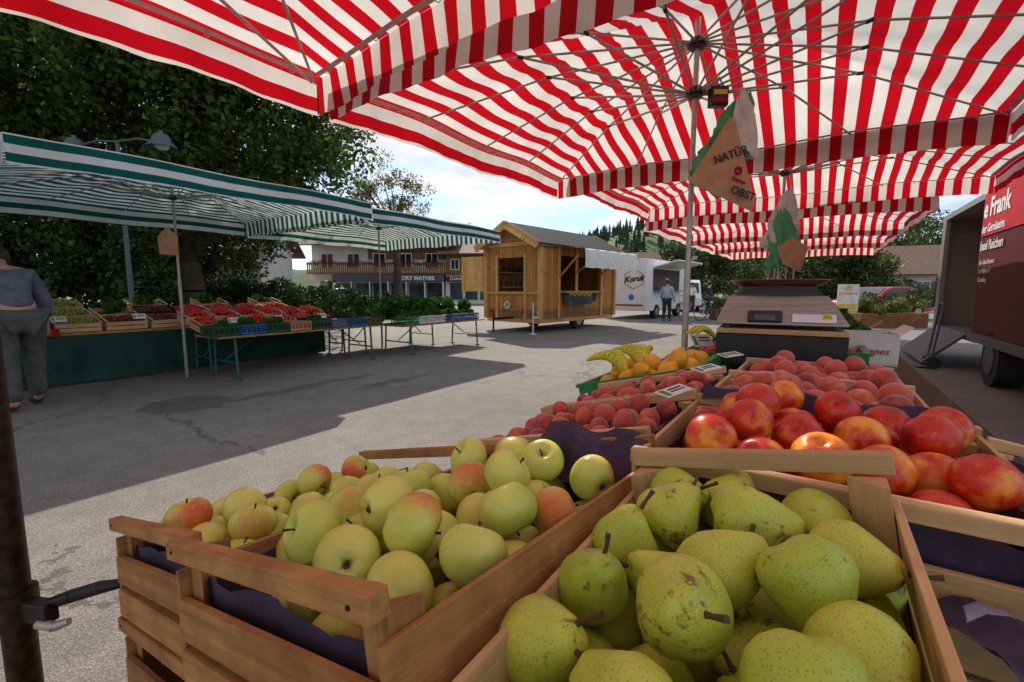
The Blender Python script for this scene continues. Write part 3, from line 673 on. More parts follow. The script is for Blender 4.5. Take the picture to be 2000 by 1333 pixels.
def tcrate(kind,xc,yc,w,l,n,seed,label,fl=.05,sc=1):
    loc=tilted(xc,yc,w,l,-.020); wcrate(w,l,H,loc,rotT,label,False,.03); liner(w-.03,l-.04,H-.03,loc,rotT,'dark purple paper lining the fruit crate',seed)
    fill(kind,loc,rotT,w-.03,l-.04,fl,n,seed,sc)
    wcrate(w,l,H,tuple(Vector(loc)-NRM*(H+.003)),rotT,'pale wooden crate stacked below the peaches')
tcrate('peach',-.41,.875,.40,.34,80,54,'pale wooden crate with rows of small red peaches',.072,.72)
tcrate('peach',-.41,1.24,.40,.37,84,55,'pale wooden crate with rows of small peaches',.072,.72)
def banana_bunch(loc,rot,n=5,s=1):
    r=thing('banana_bunch','bunch of yellow green bananas in a crate','banana',loc,rot,'banana bunches'); r.scale=(s,s,s)
    for k in range(n):
        a=(k-(n-1)/2)*.28; pts=[];rr=[]
        for j in range(11):
            t=j/10; x=.17*t; z=.055*math.sin(PI*t*.9); p=Vector((x,0,z)); p.rotate(Euler((0,0,a))); pts.append(p); rr.append(.004+.0135*math.sin(PI*min(1,.08+t*.95))**.5)
        MB().tube(pts,rr,8).obj('banana',M['banana'],r,True)
    MB().cyl((-.02,0,.0),(.012,0,.002),.009,.012,8).obj('stalk',M['stem'],r,True); return r
gl=tilted(-.5,1.71,.4,.5,-.006); pcrate(.40,.50,.15,gl,rotT,M['pgreen'],'green plastic crate with lemons and bananas')
fill('lemon',gl,rotT,.38,.44,.05,46,61)
mtg=Matrix.Translation(gl)@Euler(rotT).to_matrix().to_4x4()
for (a,b,c,rz) in [(-.07,-.14,.150,2.9),(-.06,.02,.152,2.5),(-.10,.14,.150,2.2)]:
    p=mtg@Vector((a,b,c)); banana_bunch(p,(0,-TILT,rz),5,.85)
def heap(kind,m,w,l,h,r,n,seed,loc,rot,label,cat,sc=(1,1,1),name=None):
    rs=random.Random(seed); q=MB()
    for k in range(n):
        x=rs.uniform(-.5,.5); y=rs.uniform(-.5,.5); z=h*(1-1.6*max(abs(x),abs(y))**2)*rs.uniform(.75,1)
        q.sph((x*(w-2*r),y*(l-2*r),z),r*rs.uniform(.8,1.1),7,5,sc)
    q.b2(-w/2+.01,w/2-.01,-l/2+.01,l/2-.01,.0,h*.5)
    o=q.obj(name or kind,m,None,True,fixn=False,loc=loc,rot=rot); tag(o,label,cat,None,'stuff'); return o
for i,(xc,yc,mm,kind) in enumerate([(-.42,2.26,'pblue','straw'),(-.42,2.78,'pgreen','straw'),(-.45,4.1,'pblue','tomato'),(-.45,4.65,'pgreen','straw'),(.0,2.78,'pgreen','tomato')]):
    loc=tilted(xc,yc,.38,.48,-.02) if xc<-.2 else (xc,yc,.90); rt=rotT if xc<-.2 else (0,0,0)
    pcrate(.38,.48,.15,loc,rt,M[mm],'plastic crate with red fruit on the stall')
    mt=Matrix.Translation(loc)@Euler(rt).to_matrix().to_4x4(); heap('strawberries' if kind=='straw' else 'tomatoes',M[kind],.35,.45,.14,.017 if kind=='straw' else .03,260 if kind=='straw' else 90,70+i,mt@Vector((0,0,.014)),rt,'heap of ripe red fruit in the crate','fruit heap')
for (a,b,z) in [(-.35,3.2,1.08),(-.55,3.15,1.03),(-.3,3.55,1.08)]: banana_bunch((a,b,z),(0,0,rf.uniform(0,6)),6)
loc=tilted(-.45,3.3,.4,.5,-.02); pcrate(.40,.55,.13,loc,rotT,M['pdgreen'],'dark green plastic crate with bananas')
flat('peach',.41,.98,.34,.50,1.02,0,56,'pale empty wooden crate lined with dark paper',fl=.03,paper=True,stack=False,tl=(0,R(9),R(-5)))
def card(loc,rot,w=.16,h=.06):
    r=thing('price_card','white price card with green print stuck between fruit','price card',loc,rot,'price cards')
    MB().box((0,0,0),(w,h,.0015)).obj('card',M['cardw'],r)
    MB().box((-w*.36,0,.0015),(w*.14,h*.7,.001)).obj('green_print',M['inkg'],r)
    MB().box((w*.1,h*.2,.0015),(w*.5,h*.10,.001)).obj('small_print',M['inkb'],r); MB().box((w*.1,-.002,.0015),(w*.55,h*.08,.001)).obj('small_print',M['inkb'],r)
card((-.225,.90,1.135),(.2,0,1.4),.11,.03); card((-.22,1.18,1.140),(.2,0,1.3),.11,.03); card((-.21,1.47,1.140),(.25,0,1.2),.10,.03); card((-.4,2.02,1.12),(.9,0,.9),.10)
def sheet(loc,rot,w,h,seed,label):
    rs=random.Random(seed); q=MB(); n=12; vs=[]
    for j in range(n+1):
        for i in range(n+1):
            vs.append((w*(i/n-.5),h*(j/n-.5),rs.uniform(-.003,.003)+.012*math.sin(i*.9+j*.5)+(.02*math.sin(j/n*PI))))
    q.add(vs,[(j*(n+1)+i,j*(n+1)+i+1,(j+1)*(n+1)+i+1,(j+1)*(n+1)+i) for j in range(n) for i in range(n)])
    o=q.obj('loose_paper',M['paper'],None,True,loc=loc,rot=rot); tag(o,label,'paper'); return o
sheet((-.28,.635,1.075),(R(40),0,R(8)),.17,.10,3,'purple paper flap hanging over the apples')
sheet((-.005,.985,1.112),(R(10),R(2),R(2)),.36,.05,4,'dark paper strip between nectarines and peaches')
sheet((.21,.50,1.02),(0,R(6),R(10)),.18,.18,5,'crumpled dark paper beside the pear crate')
r=thing('stall_table','long wooden trestle table carrying the fruit crates','table',(0,0,0))
q=MB(); 
for k in range(7):
    x=-.98+k*.125; q.box((x,2.5,.655+.25*(x+.985)-.075),(.115,5.3,.022),(0,-TILT,0))
q.obj('sloping_top',M['oy'],r,bevel=.002)
MB().b2(-.15,.60,-.1,5.2,.735,.76).obj('table_top',M['dy'],r)
for y in(.1,1.9,3.6,5.1):
    for x in(-.93,.55):
        q=MB(); q.b2(x-.03,x+.03,y-.03,y+.03,0,.57 if x<0 else .735); q.obj('leg',M['oz'],r)
r=thing('side_board','dark brown wooden board beside the pear crate','board',(.36,.38,.90))
q=MB(); 
for k in range(4): q.b2(-.17+k*.09,-.085+k*.09,-.40,.28,0,.02)
q.obj('board',M['dy'],r); q=MB(); q.b2(-.15,.17,-.35,.26,-.10,-.001); q.obj('frame',M['dy'],r)
r=thing('chilli_pepper','long red chilli pepper on the dark board','chilli',(.23,.54,.935),(0,0,.6))
MB().tube([(-.07,0,0),(-.03,.012,.004),(.02,.01,.004),(.06,-.01,0)],[.004,.011,.009,.002],8).obj('pod',M['pepper'],r,True); MB().tube([(-.07,0,0),(-.095,-.01,.01)],[.003,.003],6).obj('stalk',M['leafV'],r,True)
clone(r,(.245,.46,.935),(0,0,2.2))
# ---------------------------------------------------------------- scale
def scale_():
    r=thing('shop_scale','silver shop scale with brown weighing tray on the stall','scale',(-.125,1.98,1.085),(0,0,R(5))); r.scale=(.84,.84,.90)
    MB().b2(-.24,.24,-.17,.17,-.03,.10).obj('plinth_box',M['hub'],r,bevel=.004)
    MB().b2(-.235,.235,-.20,.18,.101,.118).obj('wooden_board',M['wx'],r,bevel=.002)
    q=MB(); vs=[(-.245,-.17,.135),(.245,-.17,.135),(.245,.17,.135),(-.245,.17,.135),(-.20,-.10,.25),(.17,-.10,.25),(.17,.15,.25),(-.20,.15,.25)]
    q.add(vs,[(0,1,2,3),(4,5,6,7),(0,1,5,4),(1,2,6,5),(2,3,7,6),(3,0,4,7)]); q.obj('housing',M['alu'],r,bevel=.01)
    for x in(-.2,.2):
        for y in(-.14,.14): MB().cyl((x,y,.118),(x,y,.14),.018).obj('foot',M['hub'],r,True)
    ang=math.atan2(.07,.115)
    MB().box((-.055,-.158,.168),(.13,.02,.05),(-ang,0,0)).obj('display_recess',M['hub'],r,bevel=.008)
    MB().box((-.055,-.169,.163),(.075,.012,.022),(-ang,0,0)).obj('display_glass',M['greymetal'],r)
    MB().box((.12,-.156,.164),(.15,.004,.035),(-ang,0,0)).obj('type_plate',M['inkw'],r)
    MB().cyl((.165,-.161,.166),(.165,-.155,.170),.016).obj('yellow_seal',M['yellow'],r,True)
    q=MB(); q.b2(-.17,.15,-.085,.12,.250,.262); q.obj('tray_support',M['hub'],r)
    q=MB(); q.b2(-.15,.13,-.07,.10,.263,.285); q.obj('tray_neck',M['hub'],r)
    prof=[(1e-4,.287),(.15,.287),(.18,.297),(.195,.312),(.19,.315),(.175,.304),(.145,.294),(1e-4,.294)]
    MB().lathe(prof,36,(-.01,.02,0),lambda x,y,z,t:(x,y*.78,z)).obj('weighing_tray',M['tray'],r,True)
scale_()
def cbox(loc,rot,w,l,h,m,label,txt=None,tm=None):
    r=thing('cardboard_box',label,'box',loc,rot,'cardboard boxes')
    q=MB(); t=.006; q.b2(-w/2,w/2,-l/2,l/2,0,t)
    for s in(-1,1):
        q.b2(s*w/2-t/2,s*w/2+t/2,-l/2,l/2,t,h); q.b2(-w/2,w/2,s*l/2-t/2,s*l/2+t/2,t,h)
    q.obj('box_body',m,r,bevel=.002)
    MB().box((w/2+.025,0,h+.015),(.005,l*.96,.07),(0,R(50),0)).obj('flap',m,r)
    if txt: text(txt,h*.30,tm,r,(0,-l/2-.006,h*.45),(PI/2,0,0),shear=.35,ext=.001)
    return r
cbox((.19,3.02,.95),(0,0,R(4)),.28,.22,.16,M['cardw'],'white cardboard box with red script lettering','les Grapes',M['inkr'])
cbox((.10,3.6,.90),(0,0,R(-6)),.34,.28,.2,M['card'],'brown cardboard box on the stall')
bush((.06,3.3,1.02),.14,.16,.2,120,M['leafV'],'green lettuce leaves on the stall',40,.06,'lettuce','vegetable')
for i,(a,b,z) in enumerate([(-.1,3.98,.93),(.1,4.6,.9),(-.2,5.0,.9)]):
    pcrate(.4,.55,.18,(a,b,z-.12),(0,0,.1*i),M[['pgreen','pblue','pdgreen'][i]],'plastic crate further along the fruit stall'); bush((a,b,z),.14,.2,.2,110,M['leafV'],'leafy green vegetables in a crate',41+i,.06,'leafy_vegetables','vegetable')
# ---------------------------------------------------------------- near pole with clamp
r=thing('umbrella_stand_pole','dark steel umbrella pole with clamp and lever handle','pole',(-1.11,.125,0))
MB().cyl((0,0,0),(0,0,1.50),.022,.022,20).obj('pole',M['rust'],r,True)
MB().cyl((0,0,.76),(0,0,.82),.030,.030,20).obj('collar',M['rust'],r,True)
MB().cyl((0,0,0),(0,0,.03),.2,.19,24).obj('base_plate',M['rust'],r,True)
MB().box((.045,.02,.79),(.055,.022,.036),(0,0,R(25))).obj('clamp',M['darksteel'],r,bevel=.003)
MB().tube([(.055,.03,.80),(.085,.055,.812),(.115,.085,.822),(.145,.115,.826)],[.009,.011,.011,.007],10).obj('lever_handle',M['darksteel'],r,True)
MB().tube([(.06,.015,.775),(.085,.03,.772),(.10,.045,.778)],[.008,.008,.006],10).obj('clamp_bolt',M['steel'],r,True)
MB().cyl((0,0,1.50),(0,0,3.05),.016,.016,14).obj('upper_pole',M['steel'],r,True)
# ---------------------------------------------------------------- hanging things at main pole
def bag(loc,rot,poly,txt,label,s=1):
    r=thing('paper_bag',label,'bag',loc,rot,'paper bags hung from the umbrella poles'); r.scale=(s,s,s)
    q=MB(); n=len(poly); cx=sum(p[0] for p in poly)/n; cz=sum(p[1] for p in poly)/n
    vs=[(p[0],0,p[1]) for p in poly]+[(cx,-.035,cz),(cx,.035,cz)]+[((p[0]+cx)/2,-.03,(p[1]+cz)/2) for p in poly]+[((p[0]+cx)/2,.03,(p[1]+cz)/2) for p in poly]
    fs=[]
    for i in range(n):
        j=(i+1)%n; fs+=[(i,j,n+2+j,n+2+i),(n+2+i,n+2+j,n),(j,i,2*n+2+i,2*n+2+j),(2*n+2+j,2*n+2+i,n+1)]
    q.add(vs,fs); q.obj('bag_body',M['kraft'],r,True)
    for (t,sz,x,z,a,m) in txt: text(t,sz,m,r,(x,-.040,z),(PI/2,a,0),ext=.001,bold=.001)
    return r
PX,PY=RL+1.91,3.5
r=bag((PX+.27,PY-.24,2.18),(0,0,R(42)),[(0,.22),(.035,.19),(.19,-.27),(.17,-.32),(-.22,-.17),(-.235,-.14)],[('NATÜR',.066,-.01,-.01,-.35,M['inkb']),('frisches',.03,.05,-.15,.3,M['inkr']),('OBST',.066,.08,-.225,.3,M['inkb'])],'brown paper bag printed with fruit lettering',1.08)
q=MB(); 
for k in range(9):
    a=k/9*6.28; q.sph((.045+.018*math.cos(a),-.036,-.095+.018*math.sin(a)),.009,6,4)
q.obj('fruit_print',M['inkr'],r,True)
def plasticbag(loc,rot,s,label,m,seed,name='plastic_bag'):
    q=MB(); prof=[(.015,.30),(.05,.24),(.08,.14),(.11,.0),(.13,-.14),(.125,-.2),(1e-3,-.2)]
    prof=[(prof[int(i/3)][0]*(1-(i%3)/3)+prof[min(6,int(i/3)+1)][0]*(i%3)/3,prof[int(i/3)][1]*(1-(i%3)/3)+prof[min(6,int(i/3)+1)][1]*(i%3)/3) for i in range(19)]
    q.lathe([(a*s,b*s) for a,b in prof],40,(0,0,0),lambda x,y,z,t:(x*(1+.22*math.sin(5*t+z*20+seed)+.08*math.sin(11*t+z*60)),y*.5*(1+.3*math.sin(4*t+seed)+.1*math.sin(13*t-z*40)),z+.02*math.sin(3*t+seed)+.01*math.sin(9*t)))
    o=q.obj(name,m,None,True,loc=loc,rot=rot); tag(o,label,'bag','plastic bags hung from the umbrella poles'); return o
plasticbag((PX+.24,PY-.13,2.24),(0,.3,.6),1.25,'green plastic bag roll hanging behind the paper bag',M['bagg'],1)
plasticbag((PX+.33,PY-.11,2.36),(0,-.1,.9),.8,'white plastic bags hanging from the umbrella pole',M['bagw'],2)
r=thing('pole_radio','small black and yellow device strapped to the umbrella pole','device',(PX+.15,PY-.02,2.63),(0,0,R(34)))
MB().box((0,0,0),(.12,.07,.13)).obj('casing',M['hub'],r,bevel=.01); MB().box((0,-.037,.02),(.09,.006,.03)).obj('yellow_panel',M['yellow'],r)
MB().box((0,-.037,-.03),(.1,.006,.03)).obj('red_label',M['inkr'],r); MB().tube([(-.04,0,.06),(0,0,.13),(.04,0,.06)],.006,8).obj('handle',M['steel'],r,True)
P2=6.73; PX2=RL+4.40/2+.06
plasticbag((PX2+.02,P2-.1,2.12),(0,.1,.3),1.4,'white carrier bags hanging from the second pole',M['bagw'],3)
plasticbag((PX2+.05,P2-.16,1.90),(0,-.1,.3),1.35,'green carrier bags hanging from the second pole',M['bagg'],4)
bag((PX2+.14,P2-.25,1.74),(0,0,R(34)),[(0,.22),(.2,.1),(.12,-.2),(-.1,-.1),(-.18,.1)],[],'plain brown paper bag hanging from the second pole')
# ---------------------------------------------------------------- green stalls
def trestle(x0,x1,y0,y1,h,label):
    r=thing('trestle_table',label,'table',((x0+x1)/2,(y0+y1)/2,0),(0,0,0),'folding trestle tables'); w,l=x1-x0,y1-y0
    MB().b2(-w/2,w/2,-l/2,l/2,h-.03,h).obj('table_top',M['oy'],r,bevel=.003)
    for sy in(-1,1):
        y=sy*(l/2-.25)
        for sx in(-1,1):
            q=MB(); x=sx*(w/2-.08); q.cyl((x,y,h-.03),(x+sx*.04,y,0),.018,.018,8); q.box((x+sx*.04,y,.01),(.12,.05,.02)); q.obj('leg',M['tgreen'],r)
        q=MB(); q.cyl((-w/2+.07,y,.25),(w/2-.07,y,.25),.014,.014,8); q.cyl((0,y,.28),(0,y-sy*.5,h-.04),.012,.012,8); q.obj('brace',M['tgreen'],r)
    return r
r=thing('covered_table','long table draped with dark green cloth to the ground','table',(0,0,0))
q=MB(); n=140; vs=[]
for k in range(n+1):
    y=-2.5+8.2*k/n
    for (z,o_) in((.70,0),(.69,.02),(.45,.03),(.2,.035),(.04,.04)):
        vs.append((-8.62+o_+(.02*math.sin(k*.65)+.014*math.sin(k*1.9+1))*(1-z/.72)+.012*math.sin(k*.17),y,z))
q.add(vs,[(k*5+h,(k+1)*5+h,(k+1)*5+h+1,k*5+h+1) for k in range(n) for h in range(4)]); q.obj('cloth_front',M['cloth'],r,True,fixn=False)
MB().b2(-10.0,-8.62,5.695,5.70,.04,.70).obj('cloth_end',M['cloth'],r); MB().b2(-10.0,-8.62,-2.5,5.69,.70,.73).obj('table_top',M['oy'],r)
trestle(-7.85,-7.05,3.0,5.95,.66,'folding trestle table with green legs at stall front')
trestle(-7.75,-6.85,6.3,8.95,.62,'folding trestle table carrying leaf vegetables')
trestle(-8.7,-7.8,5.9,8.4,.72,'folding trestle table behind the leaf vegetables')
def wprod(xc,yc,z,w,l,rot,label,m,r_,n,sc=(1,1,1),h=.12,cat='fruit heap',box='w'):
    if box=='w': wcrate(w,l,.14,(xc,yc,z),rot,'pale wooden crate on the green covered stall',False,.02,'wooden crates on the green stall')
    else: pcrate(w,l,.15,(xc,yc,z),rot,box,'plastic crate on the trestle table','plastic crates on the trestle tables')
    mt=Matrix.Translation((xc,yc,z))@Euler(rot).to_matrix().to_4x4()
    if m is M['leafV']:
        bush(tuple(mt@Vector((0,0,.05))),w*.3,l*.3,.18,90,m,'leafy greens heaped in a crate on the stall',int(abs(yc*100)),.07,label,'vegetable'); return
    heap(label,m,w-.03,l-.03,h,r_,n,int(abs(yc*100))+3,tuple(mt@Vector((0,0,.015))),rot,label.replace('_',' ')+' heaped in a crate on the stall',cat,sc,name=label)
ST=(0,R(12),0)
cols=[(-.4,'eggpl','aubergines',.035,50,(1.6,1,.9)),(.15,'eggpl','aubergines',.035,50,(1.6,1,.9)),(.75,'grape','green_grapes',.014,330,(1,1,1)),(1.35,'grape','green_grapes',.014,330,(1,1,1)),(1.9,'grape','green_grapes',.014,330,(1,1,1)),(2.45,'cherry','dark_cherries',.014,330,(1,1,1)),(3.0,'cherry','dark_cherries',.014,330,(1,1,1)),(3.5,'straw','strawberries',.017,300,(1,1,1)),(4.0,'straw','strawberries',.017,300,(1,1,1)),(4.5,'tomato','tomatoes',.03,120,(1,1,.9)),(5.05,'tomato','tomatoes',.03,120,(1,1,.9))]
BX=['pblack','w','w','pblack','w','w','w','pblue','w','pdgreen','pgreen']
for i,(y,mm,lab,rr,n,sc) in enumerate(cols):
    bx='w' if BX[i]=='w' else M[BX[i]]
    wprod(-8.88,y,.78,.40,.5,ST,lab,M[mm],rr,n,sc,.15,box=bx)
    m2,l2=(mm,lab) if y>2.6 else (('leafV','leafy_greens') if i%2 else ('grape','green_grapes'))
    wprod(-9.30,y,.88,.40,.5,ST,l2,M[m2],rr if m2==mm else .014,n if m2==mm else 330,sc if m2==mm else (1,1,1),.17,box='w' if i%3 else M['pblack'])
    if i%2==0: wprod(-9.70,y,1.0,.40,.5,ST,'leafy_greens' if y>2 else 'green_grapes',M['leafV' if y>2 else 'grape'],.014,330,(1,1,1),.18)
r=thing('stall_sign','small dark red stall sign with white lettering','sign',(-8.55,1.25,.76),(0,0,PI/2))
MB().b2(-.42,.42,-.006,.006,-.05,.05).obj('board',M['inkr'],r); text('Frutta di Sicilia',.085,M['inkw'],r,(0,-.008,0),(PI/2,0,0),shear=.3)
front=[(3.12,'pdgreen','leafV','green_vegetables'),(3.5,'pblue','leafV','green_vegetables'),(3.88,'pdgreen','leafV','green_vegetables'),(4.26,'card','tomato','tomatoes'),(4.64,'pdgreen','leafV','green_vegetables'),(5.02,'pblue','lemon','peppers'),(5.4,'pblue','leafV','green_vegetables'),(5.76,'pdgreen','tomato','tomatoes')]
for (y,pm,cm,lab) in front:
    wprod(-7.26,y,.665,.40,.35,(0,0,0),lab,M[cm],.022,80,(1,1,1),.13,box=M[pm])
    k2='straw' if y<4 else ('tomato' if y<5.3 else 'leafV')
    wprod(-7.68,y,.74,.36,.35,(0,R(12),0),{'straw':'strawberries','tomato':'tomatoes','leafV':'leafy_greens'}[k2],M[k2],.02 if y<4 else .028,170 if y<4 else 90,(1,1,1),.17,box='w' if y<4.3 else M['pblack'])
    wprod(-8.10,y,.84,.36,.35,(0,R(12),0),{'straw':'strawberries','tomato':'tomatoes','leafV':'leafy_greens'}[k2],M[k2],.02 if y<4 else .028,170 if y<4 else 90,(1,1,1),.19)
trestle(-8.5,-7.9,3.0,5.95,.80,'narrow folding table carrying the upper row of crates')
for y in (3.4,4.1,4.9): card((-7.45,y,.87),(R(60),0,PI/2),.16,.09)
for y in (.8,1.7,2.6): card((-8.68,y,.93),(R(60),0,PI/2),.16,.09)
for i,(y,pm) in enumerate([(6.55,'pgreen'),(6.95,'pwhite'),(7.35,'pwhite'),(7.75,'pblue'),(8.15,'pblue'),(8.55,'pblue')]):
    pcrate(.40,.38,.16,(-7.08,y,.625),(0,0,0),M[pm],'plastic crate of greens on the trestle table','plastic crates on the trestle tables')
    bush((-7.08,y,.68),.13,.13,.22,130,M['leafV'],'leafy greens in a plastic crate',60+i,.08,'leafy_vegetables','vegetable')
for i,y in enumerate((6.3,6.75,7.2,7.7,8.2,8.65)):
    bush((-7.62 if i else -7.75,y,.66),.32,.28,.46,260,M['leafV'],'big heap of leaf vegetables on the table',70+i,.12,'leafy_vegetables','vegetable')
for i,y in enumerate((6.35,6.9,7.75)):
    wcrate(.35,.4,.16,(-8.3,y,.73),(0,0,0),'pale wooden crate of vegetables',False); bush((-8.3,y,.8),.14,.15,.3,130,M['leafV'],'leafy greens in a wooden crate',80+i,.08,'leafy_vegetables','vegetable')
bag((-7.95,2.8,2.05),(0,0,R(30)),[(0,.2),(.16,.05),(.14,-.22),(-.14,-.2),(-.16,.05)],[],'plain brown paper bag hanging from the green umbrella pole')
# ---------------------------------------------------------------- wooden sales trailer
def hut():
    p=site(.85,13.9); r=thing('sales_trailer','wooden hut trailer on wheels with open serving window','trailer',(p[0],p[1],0),(0,0,R(-7.5)))
    Lh,W,z0,z1,zr=4.45,2.25,.42,2.76,3.36
    MB().b2(-W,0,0,Lh,z0-.12,z0).obj('floor_frame',M['huty'],r)
    q=MB(); q.b2(-.05,0,0,1.0,z0,z1); q.b2(-.05,0,3.5,Lh,z0,z1); q.b2(-.05,0,1.0,3.5,z0,1.30); q.b2(-.05,0,1.0,3.5,2.42,z1); q.obj('serving_wall',M['hutz'],r)
    q=MB(); q.b2(-W,-1.75,0,.05,z0,z1); q.b2(-.62,-.051,0,.05,z0,z1); q.b2(-1.75,-.62,0,.05,z0,1.28); q.b2(-1.75,-.62,0,.05,2.35,z1)
    q.prism([(-W,z1),(0,z1),(-W/2,zr)],0,.05,'xz'); q.obj('gable_wall',M['hutz'],r)
    MB().b2(-W,-W+.05,.051,Lh-.051,z0,z1).obj('rear_wall',M['hutz'],r)
    q=MB(); q.b2(-W,0,Lh-.05,Lh,z0,z1); q.prism([(-W,z1),(0,z1),(-W/2,zr)],Lh-.05,Lh,'xz'); q.obj('end_wall',M['hutz'],r)
    for (x,y) in((.012,-.012),(-W-.012,-.012),(.012,Lh+.012)): MB().b2(x-.07,x+.07,y-.07,y+.07,z0-.02,z1).obj('corner_post',M['hutd'],r,bevel=.004)
    for x in(-1.79,-.58): MB().b2(x-.05,x+.05,-.035,-.002,z0,2.45).obj('door_post',M['hutd'],r,bevel=.004)
    for y in(.95,3.55,1.95): MB().b2(.002,.05,y-.05,y+.05,z0 if y!=1.95 else 1.3,z1).obj('wall_post',M['hutd'],r,bevel=.004)
    MB().b2(-W,0,-.045,-.002,z1-.06,z1+.06).obj('cross_beam',M['hutx'],r,bevel=.004); MB().b2(-W,0,-.05,-.001,1.20,1.28).obj('cross_beam',M['hutx'],r,bevel=.004)
    sl=math.atan2(zr-z1,W/2); wv=1.50
    for s in(-1,1):
        cx=-W/2+s*wv/2*math.cos(sl); cz=zr+.05-wv/2*math.sin(sl)
        MB().box((cx,Lh/2,cz),(wv,Lh+.7,.05),(0,s*sl,0)).obj('roof_slope',M['roofg'],r)
        MB().box((cx,Lh/2,cz-.04),(wv-.04,Lh+.6,.025),(0,s*sl,0)).obj('roof_boarding',M['huty'],r)
        for y in(-.37,Lh+.37): MB().box((cx,y,cz-.03),(wv+.02,.03,.18),(0,s*sl,0)).obj('barge_board',M['hutx'],r,bevel=.003)
        q=MB()
        for k in range(11):
            t=(k+.5)/11*1.45; q.cyl((-W/2+s*t*math.cos(sl),-.395,zr-.08-t*math.sin(sl)),(-W/2+s*t*math.cos(sl),-.362,zr-.08-t*math.sin(sl)),.07,.07,12)
        q.obj('scalloped_trim',M['hutx'],r)
    MB().b2(-.98,0,-.02,.02,0,1.15).obj('shutter',M['hutd'],r,loc=(-W+.02,-.05,1.28),rot=(0,0,R(14)),bevel=.004)
    for x0 in(-.9,-.15): MB().b2(x0,x0+.08,-.035,-.021,.05,1.1).obj('shutter_batten',M['hutx'],r,loc=(-W+.02,-.05,1.28),rot=(0,0,R(14)))
    MB().b2(-.45,.28,1.0,3.5,1.24,1.30).obj('counter',M['huty'],r,bevel=.004)
    for z in(1.4,1.9):
        q=MB(); q.b2(-W+.06,-W+.4,.4,4.0,z,z+.04); q.obj('shelf',M['hutx'],r)
    q=MB()
    for k in range(12): q.cyl((-W+.2,.5+k*.28,1.442),(-W+.2,.5+k*.28,1.64),.06,.05,8); q.cyl((-W+.2,.6+k*.27,1.942),(-W+.2,.6+k*.27,2.1),.07,.05,8)
    q.obj('jars',M['glassd'],r)
    MB().b2(.05,.30,1.15,2.5,.86,1.235).obj('display_case',M['glassd'],r,bevel=.01)
    q=MB()
    for k in range(24): q.sph((.31,1.2+k*.054,1.18+.04*math.sin(k*1.2)),.022,6,4)
    q.obj('garland',M['yellow'],r)
    MB().b2(.055,.075,2.75,3.15,.95,1.2).obj('menu_board',M['inkb'],r)
    for a,b in(((.05,1.9,1.9),(.9,1.9,2.40)),((.05,3.5,1.9),(.9,3.5,2.40)),((.05,.95,1.75),(.75,.95,2.40))): MB().tube([a,b],.032,6).obj('brace',M['huty'],r)
    q=MB(); vs=[]; n=40
    for k in range(n+1):
        y=.9+3.4*k/n
        for (x,z) in((.05,2.74),(.5,2.66),(1.0,2.58),(1.03,2.36),(1.02,2.02)): vs.append((x+.012*math.sin(k*.85),y,z-.02*abs(math.sin(k*PI/8))))
    q.add(vs,[(k*5+h,(k+1)*5+h,(k+1)*5+h+1,k*5+h+1) for k in range(n) for h in range(4)]); q.obj('awning',M['bagw'],r,True,fixn=False)
    for xx in(-.18,-W+.18):
        MB().cyl((xx-.1,2.3,.33),(xx+.1,2.3,.33),.33,.33,24).obj('tyre',M['rubber'],r,True); MB().cyl((xx-.11,2.3,.33),(xx+.11,2.3,.33),.19,.19,16).obj('wheel_rim',M['rim'],r,True)
    q=MB(); q.cyl((.02,-.35,.02),(.02,-.35,.95),.022,.022,8); q.box((.02,-.35,.01),(.16,.16,.02)); q.box((.02,-.18,.5),(.05,.36,.05)); q.obj('support_leg',M['white'],r)
    q=MB(); q.cyl((-1.1,-.9,.45),(-1.1,0,.45),.04); q.cyl((-1.1,-.9,.05),(-1.1,-.9,.6),.03); q.obj('drawbar',M['darksteel'],r)
    for x in(-.3,-1.95): MB().b2(x-.1,x+.1,-.05,-.0405,.60,.68).obj('tail_lamp',M['lampred'],r)
    MB().cyl((-1.3,-.05,.85),(-1.3,-.06,.85),.13,.13,24).obj('speed_plate',M['cardw'],r); text('25',.15,M['inkb'],r,(-1.3,-.0625,.85),(PI/2,0,0),bold=.003)
    MB().prism([(-.75,.62),(-.55,.62),(-.65,.80)],-.056,-.041,'xz').obj('reflector_triangle',M['lampred'],r)
hut()
